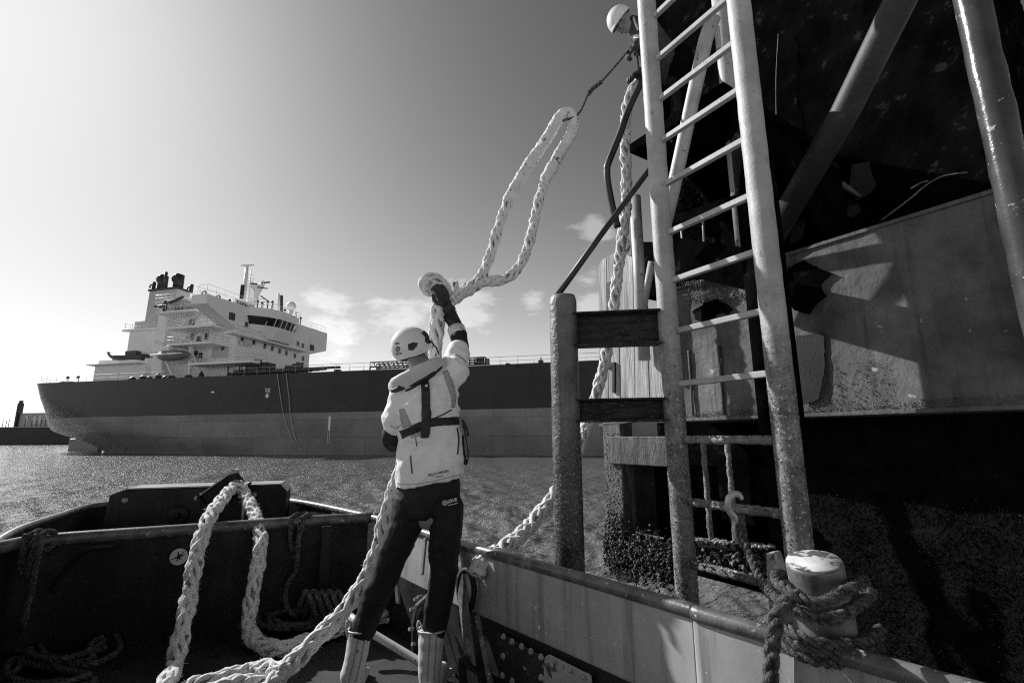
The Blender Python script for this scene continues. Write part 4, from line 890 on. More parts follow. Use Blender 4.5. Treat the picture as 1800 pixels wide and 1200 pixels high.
    mb = MB(); a_, b_ = q(490, 545), q(490, 516); mb.tube([a_-V(0, 0, 1.5), b_], .22, 6)
    for k in range(8): p = a_.lerp(b_, k/8)+N_*.8; mb.box(p, (.2, .2, .28), U_, mi=1)
    mb.build('signal_mast', [M['ship_white'], M['ship_shade']], th)
    mb = MB(); c = q(512, 538); r = .95; mb.ball(c, r, nv=12); mb.tube([c-V(0, 0, .9), c-V(0, 0, 3.2)], [.45, .4], 8); mb.build('radome', M['ship_white'], th)
    mb = MB()
    for x, y, h in ((460, 541, 1.6), (478, 541, 2), (500, 553, 1.6), (520, 562, 2.2), (528, 566, 1.4), (403, 533, .9), (410, 537, .8), (452, 543, 2.4), (470, 540, 1.8)):
        p = q(x, y); mb = MB(); mb.tube([p-V(0, 0, 1), p+V(0, 0, h*.6)], .12, 5); mb.ball(p+V(0, 0, h*.6), .28, nu=6, nv=5); mb.build('deck_lamp', M['ship_shade'], th)
    # windows of the front face
    for x, y in ((588, 627), (654, 648), (757, 690), (817, 712), (850, 725), (894, 743), (926, 754), (977, 773), (1060, 803), (1105, 822), (550, 757), (656, 792), (757, 826), (825, 847), (892, 870), (955, 889), (1033, 915), (1108, 940)):
        b, z = FS(320+x/5.218, 450+y/5.218, sF); f = MB(); sb(f, sF+.0, sF+.06, b-.42, b+.42, z-.52, z+.52); fo = f.build('window', M['ship_rail'], blk)
        g = MB(); sb(g, sF+.02, sF+.085, b-.3, b+.3, z-.4, z+.4); g.build('pane', M['ship_glass'], fo)
    for x, y in ((1190, 840), (455, 553)):
        b, z = FS(320+x/5.218, 450+y/5.218, sF); f = MB(); sb(f, sF+.03, sF+.12, b-.6, b+.6, z-.6, z+.6); f.build('wing_opening', M['ship_shade'], wg)
    for x, y in ((315, 880), (388, 880), (100, 610), (82, 600), (150, 765), (160, 765), (97, 740), (225, 735), (380, 835), (170, 915), (128, 895)):
        px, py = 320+x/5.218, 450+y/5.218; s_, z = HS(px, py, B1); wd = .85 if x in (315, 388) else .35
        f = MB(); sb(f, s_-wd, s_+wd, B1-.06, B1+.02, z-.8*(wd+.3), z+.8*(wd+.3)); fo = f.build('window', M['ship_glass' if wd < .5 else 'ship_grey'], blk)
    b, z = FS(418, 605, sF); b2_, z2 = FS(442, 612, sF); lettering('safety_notice', 'NO SMOKING', T(sF+.03, b, z2), N_*(b2_-b), V(0, 0, 1.0), M['ship_grey'], blk, .01)
    # side galleries, stairs
    def gallery(x0, x1, y, bo, bi=B1, name='gallery', railh=1.1):
        s0, z = HS(x0, y, bo); s1, _ = HS(x1, y, bo); m2 = sb(MB(), s0, s1, bo, bi, z-.35, z); g = m2.build(name, M['ship_white'], th)
        r_ = MB(); rail(r_, [T(s0, bi, z), T(s0, bo, z), T(s1, bo, z), T(s1, bi, z)], railh, .035, 1.4); r_.build('gallery_rail', M['ship_rail'], g); return s0, s1, z
    g1 = gallery(292, 372, 575, 1.2); g2 = gallery(293, 372, 604, 1.2); g3 = gallery(275, 345, 548, 1.6); g4 = gallery(272, 330, 530, 2.2); g5 = gallery(330, 440, 638, 1.0)
    # aft stepped part of the house
    sX = HS(278, 560, 3.2)[0]; mb = sb(MB(), sX, sA+.1, 3.2, 24, ZD, HS(290, 540, 3.2)[1]); sb(mb, HS(283, 560, 3.4)[0], sA+4, 3.4, 20, HS(290, 540, 3.2)[1], HS(290, 525, 3.2)[1]); mb.build('aft_house', M['ship_white'], th)
    mb = MB(); 
    for x0, y0, x1, y1 in ((320, 575, 340, 555), (318, 604, 338, 583), (322, 545, 338, 528)):
        s0, z0 = HS(x0, y0, 2.0); s1, z1 = HS(x1, y1, 2.0)
        for o in (0, .9): mb.beam(T(s0, 2.0+o, z0), T(s1, 2.0+o, z1), .08, .25)
        for k in range(9): mb.beam(T(s0+(s1-s0)*k/8, 2.0, z0+(z1-z0)*k/8), T(s0+(s1-s0)*k/8, 2.9, z0+(z1-z0)*k/8), .25, .05)
    mb.build('stair', M['ship_grey'], th)
    mb = MB()
    s_, z_ = HS(280, 540, 2.2); mb.beam(T(s_, 2.2, z_), T(s_+5.5, 1.5, z_+1.2), .3, .35); mb.beam(T(s_-1, 2.2, z_+.2), T(s_+2, 2, z_-.3), .3, .3); mb.tube([T(s_+1.2, 2.2, z_-1.2), T(s_+1.2, 2.2, z_+1.0)], .3, 6)
    mb.build('stores_crane', M['ship_shade'], th)
    # funnel casing
    bF0 = 8; sf0 = HS(262, 520, bF0)[0]; sf1 = HS(311, 510, bF0)[0]; zf = HS(285, 510, bF0)[1]; zfb = HS(253, 580, bF0)[1]; bF1 = FS(334, 518, sf1)[0]; sfb = HS(253, 580, bF0)[0]
    bot = [T(sfb, bF0-.3, ZD), T(sf1+.3, bF0-.3, ZD), T(sf1+.3, bF1, ZD), T(sfb, bF1, ZD)]; tp = [T(sf0, bF0, zf), T(sf1, bF0, zf), T(sf1, bF1, zf), T(sf0, bF1, zf)]
    mb = MB(); mb.loft([bot, tp], smooth=False); fu = mb.build('funnel', M['ship_grey'], th)
    mb = sb(MB(), sf0-.2, sf1+.2, bF0-.2, bF1+.2, zf, zf+.35)
    cs, cb = (sf0+sf1)/2, (bF0+bF1)/2
    for ds, db, r, h in ((-.8, -1, .95, 2.6), (1.7, .0, 1.0, 2.9), (.3, 1.5, .35, 3.4), (.9, -2, .3, 2.9), (2.6, 2, .4, 1.6), (-2.2, -1.5, .35, 1.4)):
        c = T(cs+ds, cb+db, zf+.3); mb.tube([c, c+V(0, 0, h)], r*.85, 10); mb.ball(c+V(0, 0, h*.75)-U_*.25, (r*1.05, r, r*1.1), nu=10, nv=6) if r > .8 else None
    for ds, db in ((-3.0, 0), (-2.4, 2), (3.3, 1), (3.6, 4), (3.9, 7), (-2, -2)):
        c = T(cs+ds, cb+db, zf+.4); mb.tube([c+U_*.5*math.cos(a)+V(0, 0, .7*math.sin(a)) for a in np.linspace(0, PI, 8)], .14, 5)
    mb.build('exhaust_pipes', M['ship_shade'], fu)
    # engine casing, aft houses
    sc0 = HS(222, 600, 7)[0]; sc1 = HS(285, 600, 7)[0]; zc = HS(230, 583, 7)[1]; mb = sb(MB(), sc0+.5, sc1+3, 7, 24, ZD, zc); sb(mb, sc0-.6, sc1+1, 6.4, 24.5, zc, zc+.3); ca = mb.build('engine_casing', M['ship_white'], th)
    mb = MB(); rail(mb, [T(sc0-.5, 16, zc+.3), T(sc0-.5, 6.5, zc+.3), T(sc1, 6.5, zc+.3)], 1.2, .04, 1.6); mb.build('casing_rail', M['ship_rail'], ca)
    s0 = HS(236, 575, 8)[0]; s1 = HS(253, 575, 8)[0]; mb = sb(MB(), s0, s1, 8, 12, zc+.3, HS(240, 565, 8)[1]); mb.build('vent_house', M['ship_grey'], ca)
    s0 = HS(167, 645, 5)[0]; s1 = HS(255, 645, 5)[0]; z0 = HS(180, 633, 5)[1]; zm = HS(180, 641, 5)[1]; mb = sb(MB(), s0, s1, 5, 27, ZD, zm-.15); sb(mb, s0-.8, s1, 4, 28, zm-.15, zm); sb(mb, s0+.4, s1, 5.2, 27, zm, z0); mb.build('steering_house', M['ship_white'], th)
    mb = MB(); pts = []
    for x, y in ((189, 618), (196, 625), (206, 628), (222, 628), (240, 627), (258, 629)): s_, z = HS(x, y, 5.5); pts.append(T(s_, 5.5, z))
    mb.tube(cr(pts, 4), [.15+.5*min(1, i/8) for i in range(21)], 8); s_, z = HS(234, 622, 5.5); mb.box(T(s_, 5.5, z), (1.2, .5, .5), U_); s_, z = HS(200, 630, 5.5); mb.tube([T(s_, 5.5, z-1), T(s_, 5.5, z+.2)], .2, 6)
    mb.build('provision_crane', M['ship_shade'], th)
    # poop rail, mooring gear on deck
    mb = MB(); dk = [T(hp(q_, ZD, 1)[0]+.3, hb0-hp(q_, ZD, 1)[1]+.3, ZD+sheer(hp(q_, ZD, 1)[0])) for q_ in qs[3:]]+[T(s_end, .3, ZD)]
    rail(mb, dk, 1.1, .03, 2.2); mb.build('deck_rail', M['ship_grey'], th)
    mb = MB(); rs = random.Random(5)
    for px in (112, 118, 124, 131, 138, 146): s_, z = HS(px, 664, 10); mb = MB(); mb.box(T(s_, 10, ZD+.7+sheer(s_)), (rs.uniform(.3, .8), .5, rs.uniform(.3, .8)), U_); mb.build('mooring_winch', M['ship_shade'], th, .1)
    for px in (232, 250, 262, 277, 291, 300, 330, 352): s_, z = HS(px, 650, 1.5); mb = MB(); mb.ball(T(s_, 1.8, ZD+.5), (rs.uniform(.4, .9), .5, rs.uniform(.4, 1.0)), nu=8, nv=6); mb.build('mooring_gear', M['ship_shade'], th)
    for px in (124, 142): s_, z = HS(px, 660, 12); mb = MB(); mb.tube([T(s_, 12, ZD), T(s_-.6, 12, ZD+3.2)], .09, 5); mb.ball(T(s_-.6, 12, ZD+3.1), .3, nu=6, nv=5); mb.build('lamp_post', M['ship_shade'], th)
    # pipe manifold jumble before the house and the long deck pipes
    mb = MB()
    for k in range(26):
        s_ = sF+1+rs.random()*13; b = rs.uniform(2, 14); z = ZD+rs.uniform(.3, 2.0); mb.box(T(s_, b, z), (rs.uniform(.15, .9), rs.uniform(.15, .6), rs.uniform(.15, .5)), U_)
    for k in range(5): z = ZD+.9+.35*k; mb.tube([T(sF+1, 2.5+k*1.7, z), T(sF+14+rs.random()*3, 2.5+k*1.7, z)], .22, 6)
    for k in range(12): s_ = sF+1.5+k*1.15; mb.tube([T(s_, 2+k % 3, ZD), T(s_, 2+k % 3, ZD+rs.uniform(1.2, 2.6))], .1, 5)
    s_, z = HS(450, 638, 3); sb(mb, s_-2, s_+2, 3, 5, ZD, ZD+2.6); mb.build('deck_piping', M['ship_shade'], th)
    mb = MB(); mb.tube([T(sF+12, 4, ZD+.7), T(s_end, 4, ZD+.7)], .16, 6); mb.tube([T(sF+12, 6, ZD+1.0), T(s_end, 6, ZD+1.0)], .12, 6)
    for k in range(24): s_ = sF+14+k*2.3; mb.tube([T(s_, 4, ZD), T(s_, 4, ZD+.8)], .09, 4)
    mb.build('cargo_pipe', M['ship_shade'], th)
    mb = MB()
    for x, y, h in ((458, 622, 3), (470, 630, 2.4), (532, 632, 2.2), (425, 630, 2.6)):
        s_, z = HS(x, 648, 3); mb = MB(); mb.tube([T(s_, 3, ZD), T(s_, 3, ZD+h), T(s_-1.2, 3, ZD+h+.1)], .1, 5); mb.build('davit_post', M['ship_shade'], th)
    # lattice hose gantry behind the worker
    mb = MB(); s0, z0 = HS(650, 650, 8); s1, z1 = HS(853, 650, 8); zt = HS(650, 637, 8)[1]; zb_ = HS(650, 645, 8)[1]
    for b in (8, 10):
        mb.beam(T(s0, b, zt), T(s1, b, zt), .18, .18); mb.beam(T(s0, b, zb_), T(s1, b, zb_), .2, .2)
        for k in range(25): s_ = s0+(s1-s0)*k/24; mb.tube([T(s_, b, zb_), T(s_, b, zt)], .06, 4); mb.tube([T(s_, b, zb_), T(s_+(s1-s0)/24, b, zt)], .045, 4) if k < 24 else None
        for k in (0, 2, 8, 16, 22, 24): s_ = s0+(s1-s0)*k/24; mb.tube([T(s_, b, ZD), T(s_, b, zb_)], .16, 5)
    s_, z = HS(847, 645, 8); sb(mb, s_-.9, s_+.5, 8, 10, zb_-.6, zt); mb.build('pipe_gantry', M['ship_shade'], th)
    mb = MB(); s_, z = HS(892, 646, 3); c = T(s_, 3, z+.05); mb.tube([c+U_*.42*math.cos(a)+V(0, 0, .42*math.sin(a)) for a in np.linspace(0, 2*PI, 17)[:-1]], .2, 8, closed=True); mb.box(T(s_, 3, ZD+.2), (.4, .3, .2), U_)
    s_, z = HS(951, 645, 3); mb.box(T(s_, 3, ZD+.5), (.3, .3, .5), U_); mb.tube([T(s_, 3, ZD), T(s_, 3, ZD+1.4)], .1, 5); mb.build('fairlead', M['ship_shade'], th)
    # hull markings
    s0, z0 = HS(466, 686, 0); s1, z1 = HS(476, 677, 0); lettering('tug_mark', 'TUG', T(s0, -.03, z0-.3), U_*(s1-s0), V(0, 0, .62), M['ship_white'], top, .03)
    c = T((s0+s1)/2, -.03, z0-.75); mb = MB(); mb.add([c+U_*-.2+V(0, 0, .3), c+U_*.2+V(0, 0, .3), c+U_*.2, c+U_*.42, c+V(0, 0, -.42), c-U_*.42, c-U_*.2], [(0, 1, 2, 3, 4, 5, 6)], 0, False); mb.build('arrow_mark', M['ship_white'], top)
    mb = MB(); s0, z0 = HS(575, 778, 0); s1, z1 = HS(582, 731, 0); zm = HS(578, 756, 0)[1]
    mb.add([T(s0, -.03, zm), T(s1, -.03, zm), T(s1, -.03, z1), T(s0, -.03, z1)], [(0, 1, 2, 3)], 0, False)
    for a, b, c_, d in ((s0, s0+.06, z0, zm), (s1-.06, s1, z0, zm), (s0, s1, z0, z0+.06)): mb.add([T(a, -.03, c_), T(b, -.03, c_), T(b, -.03, d), T(a, -.03, d)], [(0, 1, 2, 3)], 0, False)
    mb.build('draught_mark', M['ship_white'], th)
    mb = MB(); s0, z0 = HS(374, 689, 0); mb.add([T(s0+.35*math.cos(a), -.03, z0+.14*math.sin(a)) for a in np.linspace(0, 2*PI, 13)[:-1]], [tuple(range(12))], 0, False); mb.build('oval_mark', M['ship_white'], th)
    # two lines hanging down the side
    for q_ in (((487, 656), (492, 690), (500, 735), (515, 775), (530, 792)), ((503, 656), (508, 700), (512, 740), (520, 772), (530, 791))):
        mb = MB(); pts = []
        for x, y in q_: s_, z = HS(x, y, -.15); pts.append(T(s_, -.15, z))
        mb.tube(cr(pts, 6), .045, 5); mb.build('hanging_line', M['ship_grey'], th)
    # lifeboat in its davit
    s0, z0 = HS(271, 620, 1.0); s1, z1 = HS(327, 620, 1.0); zc = HS(300, 622, 1.0)[1]; hl = (s1-s0)/2; lb = thing('lifeboat', 'dark enclosed lifeboat slung beside the white bridge house of the tanker', 'lifeboat', T((s0+s1)/2, 1.6, zc-.9))
    mb = MB(); rings = []
    for k in range(13):
        u = -1+2*k/12; wv = max(.05, (1-abs(u)**2.6))**.6; rings.append([T((s0+s1)/2+hl*u, 1.6+1.25*wv*math.cos(a), zc-.1+(.85*wv if math.sin(a) > 0 else .95*wv)*math.sin(a)) for a in np.linspace(0, 2*PI, 17)[:-1]])
    mb.loft(rings); mb.build('boat_shell', mat('lifeboat_shell', .12, .2, 1, .3), lb)
    mb = MB(); mb.box(T(s0+2.0, 1.6, zc+.95), (1.0, .7, .35), U_); mb.tube([T(s0-.1, 1.6-1.2, zc-.1), T(s1, .32, zc-.1)], .1, 6); mb.build('steering_cupola', M['ship_white'], lb, .1)
    mb = MB()
    for x in (283, 333):
        s_, _ = HS(x, 620, 2.5); mb.beam(T(s_, 3.2, ZD), T(s_, 2.6, zc+2.2), .4, .5); mb.beam(T(s_, 2.6, zc+2.2), T(s_, 1.2, zc+2.3), .35, .4); mb.beam(T(s_+3, 3.2, ZD), T(s_, 2.6, zc+.8), .3, .3)
    mb.build('davit', M['ship_white'], th)
tanker()
def far_vessel():
    Y = 230; L0 = P(-80, 760, Y); R0 = P(140, 760, Y); th = thing('barge', 'low dark vessel far off at the left edge behind the stern of the tanker', 'ship', (R0.x-20, Y, 0))
    zd = P(60, 751, Y).z; zb = zd*.75
    mb = MB(); mb.box(V((L0.x+R0.x)/2, Y+6, zd/2), ((R0.x-L0.x)/2, 6, zd/2)); mb.build('hull', M['hull_dark'], th, .3)
    mb = MB(); mb.box(V((L0.x+R0.x)/2, Y+6, zd+.15), ((R0.x-L0.x)/2-.3, 5.8, .15)); mb.build('deck_edge', M['ship_grey'], th)
    a, b = P(37, 740, Y+4), P(84, 726, Y+4); mb = MB(); mb.box(V((a.x+b.x)/2, Y+6, (zd+b.z)/2), ((b.x-a.x)/2, 3, (b.z-zd)/2)); mb.prism([V(b.x, Y+3, b.z), V(b.x+3.5, Y+3, zd), V(b.x, Y+3, zd)], V(0, 6, 0)); dh = mb.build('deck_house', M['ship_grey'], th)
    mb = MB()
    for x0, x1, y0, y1 in ((43, 50, 730, 744), (57, 64, 731, 745), (66, 73, 731, 745)):
        p, q = P(x0, y1, Y+2.9), P(x1, y0, Y+2.9); mb = MB(); mb.add([V(p.x, Y+2.9, p.z), V(q.x, Y+2.9, p.z), V(q.x, Y+2.9, q.z), V(p.x, Y+2.9, q.z)], [(0, 1, 2, 3)], 0, False); mb.build('wall_panel', M['ship_white'], dh)
    mb = MB(); a, b = P(25, 745, Y+2), P(35, 708, Y+2); mb.box(V((a.x+b.x)/2, Y+3, (zd+b.z)/2), ((b.x-a.x)/2, 1.2, (b.z-zd)/2)); mb.box(V((a.x+b.x)/2, Y+3, b.z+.4), ((b.x-a.x)/2*.6, .8, .8)); mb.build('tower', M['ship_shade'], th)
    mb = MB(); 
    for x in (2, 8, 13, 42, 53, 62, 70, 78): p = P(x, 735+ (x % 3)*2, Y); mb.tube([V(p.x, Y+1, zd), V(p.x, Y+1, p.z)], .15, 5)
    p, q = P(-80, 724, Y), P(84, 725, Y); mb.tube([V(p.x, Y+1, p.z), V(q.x, Y+1, q.z)], .12, 5); mb.build('deck_fitting', M['ship_shade'], th)
far_vessel()
# ------------------------------------------------------------------ people
from mathutils.bvhtree import BVHTree
M['jacket'] = mat('pale_jacket', .80, .86, 6, .75, bump=.35, bscale=26, bdist=.006, stretch=(1, 1, 1.6), spec=.25)
M['jacket_mesh'] = mat('jacket_mesh', .34, .42, 60, .8, bump=.4, bscale=300, bdist=.002)
M['navy'] = mat('navy_cloth', .018, .035, 14, .8, bump=.4, bscale=40, bdist=.006, spec=.25)
M['trouser'] = mat('black_trouser', .010, .020, 12, .75, bump=.45, bscale=30, bdist=.008, spec=.3)
M['work_blue'] = mat('faded_work_jacket', .04, .08, 14, .8, bump=.4, bscale=40, bdist=.006, spec=.25)
M['dark_trouser'] = mat('dark_work_trouser', .004, .008, 12, .9, spec=0)
M['reflect'] = mat('reflective_tape', .55, .65, 40, .4)
M['glove'] = mat('dark_glove', .015, .05, 25, .7, bump=.5, bscale=80, bdist=.004)
M['helmet'] = mat('helmet_shell', .74, .78, 5, .28, spec=.5)
M['strap'] = mat('black_webbing', .008, .016, 30, .6, bump=.4, bscale=200, bdist=.002)
M['skin'] = mat('skin', .22, .30, 20, .5, bump=.1, bscale=60, bdist=.002)
M['boot'] = mat('white_boot', .55, .68, 10, .5, bump=.2, bscale=30, bdist=.004, speck=(.12, 12, .62, .7))
M['hair'] = mat('dark_hair', .02, .05, 60, .7)
M['ink'] = mat('dark_print', .02, .02, 5, .6)
M['lining'] = mat('collar_cloth', .50, .60, 10, .7, bump=.4, bscale=40, bdist=.005)
def limb(mb, pts, rr, n=16, sub=5):
    k = len(pts); path = cr(pts, sub); r2 = np.interp(np.linspace(0, k-1, len(path)), range(k), rr); mb.tube(path, list(r2), n)
    for p, r in ((path[0], r2[0]), (path[-1], r2[-1])): mb.ball(p, float(r)*.99, nu=n, nv=8)
def bvh(mb): return BVHTree.FromPolygons([Vector(v) for v in mb.v], mb.f)
def hit(tree, px, py, off=.003):
    d = ray(px, py).normalized(); loc, nor, i, dist = tree.ray_cast(CAM, d)
    if loc is None: return None
    if nor.dot(d) > 0: nor = -nor
    return loc + nor*off
def ribbon(tree, pts, hw, off=.004, step=3.0, th=.004, across=4):
    """a strip of webbing laid on the surface along a path of photo points"""
    path = resample(cr([V(x, y, 0) for x, y in pts], 8), step); mb = MB(); rows = []; last = None
    for i, p in enumerate(path):
        t = path[min(i+1, len(path)-1)]-path[max(i-1, 0)]; nn = V(-t.y, t.x, 0).normalized(); h_ = hw if not isinstance(hw, (list, tuple)) else float(np.interp(i/(len(path)-1), np.linspace(0, 1, len(hw)), hw))
        row = []
        for j in range(across+1):
            q = p+nn*h_*(2*j/across-1); h = hit(tree, q.x, q.y, off)
            row.append(h)
        if all(q is not None for q in row): rows.append(row)
    if len(rows) < 2: return mb
    k = across+1
    mb.add([q for r in rows for q in r], [(i*k+j, i*k+j+1, (i+1)*k+j+1, (i+1)*k+j) for i in range(len(rows)-1) for j in range(across)])
    return mb
def solid(o, th):
    m = o.modifiers.new('solid', 'SOLIDIFY'); m.thickness = th; m.offset = 0; return o
def decal_text(tree, body, p0, p1, up, bold=.01, off=.004):
    vs, fs = text2d(body, bold); mb = MB(); out = []
    for x, y in vs:
        q = hit(tree, p0[0]+(p1[0]-p0[0])*x-up[0]*y, p0[1]+(p1[1]-p0[1])*x-up[1]*y, off); out.append(q)
    ok = [f for f in fs if all(out[i] is not None for i in f)]
    mb.add([q or V(0, 0, 0) for q in out], ok, 0, False); return mb
def hand(mb, w, d, n, curl=1.2, sc=1.0, thumb=1, spread=.0, r=.0115):
    d = d.normalized(); n = (n-d*n.dot(d)).normalized(); s = d.cross(n)*thumb
    path = [w, w+d*.03*sc, w+d*.06*sc, w+d*.088*sc]
    for o in (-.024, -.008, .008, .024): mb.tube([p+s*o*sc for p in path], [.017*sc, .018*sc, .017*sc, .014*sc], 10); mb.ball(path[-1]+s*o*sc, .0145*sc, nu=10, nv=6)
    for k, (o, ln) in enumerate(((.030, .92), (.010, 1.04), (-.010, .98), (-.029, .78))):
        b = path[-1]+s*o*sc; a = .35*curl; q = [b-d*.012*sc, b]; dd = d
        for L_, ca in ((.042, .50), (.027, .62), (.022, .45)):
            dd = d*math.cos(a)+n*math.sin(a)+s*spread*o; b = b+dd*L_*ln*sc; q.append(b.copy()); a += ca*curl*(1+.08*k)
        mb.tube(cr(q, 3), list(np.linspace(r, r*.72, 3*(len(q)-1)+1)*sc), 8); mb.ball(q[-1], r*.72*sc, nu=8, nv=6)
    b = w+d*.028*sc+s*.030*sc; q = [b-s*.012*sc, b+(s*.022+d*.022+n*.008)*sc, b+(s*.026+d*.048+n*.026)*sc, b+(s*.016+d*.066+n*.042)*sc]
    mb.tube(cr(q, 3), list(np.linspace(r*1.25, r*.8, 10)*sc), 8); mb.ball(q[-1], r*.8*sc, nu=8, nv=6)
def head(mb, c, up, fw, sc=1.0):
    up = up.normalized(); fw = (fw-up*fw.dot(up)).normalized(); rt = fw.cross(up)
    g = lambda x, y, z: c+(rt*x+fw*y+up*z)*sc
    mb.ball(g(0, -.012, .03), (.076*sc, .096*sc, .095*sc), rt, up, 20, 14); mb.ball(g(0, .022, -.045), (.058*sc, .066*sc, .066*sc), rt, up, 18, 12)
    mb.ball(g(0, .058, -.088), (.026*sc, .022*sc, .018*sc), rt, up, 12, 8)
    mb.tube([g(0, .088, .022), g(0, .106, -.012), g(0, .110, -.024), g(0, .09, -.03)], [.010*sc, .014*sc, .016*sc, .010*sc], 10)
    for sx in (1, -1):
        mb.ball(g(sx*.078, -.012, -.005), (.010*sc, .020*sc, .032*sc), rt, up, 12, 8); mb.ball(g(sx*.034, .076, .034), (.024*sc, .014*sc, .010*sc), rt, up, 10, 6); mb.ball(g(sx*.042, .066, -.020), (.022*sc, .02*sc, .016*sc), rt, up, 10, 6)
    mb.ball(g(0, .084, -.052), (.024*sc, .010*sc, .006*sc), rt, up, 12, 6); mb.ball(g(0, .082, -.063), (.020*sc, .010*sc, .006*sc), rt, up, 12, 6)
    return g, rt, up, fw
def shell(c, rt, fw, up, rx, ry, rz, rim, n=40, m=16, brim=0, ridge=0.0):
    """helmet shell: rim(a) gives the lower latitude for azimuth a (0 = forward)"""
    rings = []
    for i in range(m+1):
        ring = []
        for j in range(n):
            a = 2*PI*j/n; lat = PI/2-(PI/2-rim(a))*i/m; q = math.cos(lat)
            ex = 1+ridge*math.cos(4*a)**2*math.sin(2*lat)
            p = c+(rt*math.sin(a)*rx*q+fw*math.cos(a)*ry*q)*ex+up*rz*math.sin(lat)
            if i == m and brim: p += (fw*math.cos(a)+rt*math.sin(a)*.4)*brim*max(0, math.cos(a))**2
            ring.append(p)
        rings.append(ring)
    mb = MB(); mb.loft(rings[1:], cap=False); vs0 = len(mb.v); mb.add([c+up*rz]+rings[1], [(0, j+1, (j+1) % n+1) for j in range(n)]); return mb
def folds(amp, dirs, fine=.35):
    """cloth creases: long ridges lying across each direction"""
    B_ = []
    for d, fr, k in dirs:
        d = d.normalized(); e = d.orthogonal().normalized(); B_.append((d, e, d.cross(e), fr/9, k))
    def f(p, n):
        h = 0
        for d, e, g_, fr, k in B_:
            w_ = noise.noise(p*4+V(k, k, 0))*.16; q = V((p.dot(d)+w_)*fr, p.dot(e)*fr*.25+k, p.dot(g_)*fr*.25)
            m_ = max(0, min(1, .55+noise.noise(p*3.2+V(0, k*2, k))*1.3)); r = 1-min(1, abs(noise.noise(q))*2.6); h += m_*(r**2-.38)
        return amp*h + amp*fine*noise.noise(p*24)
    return f

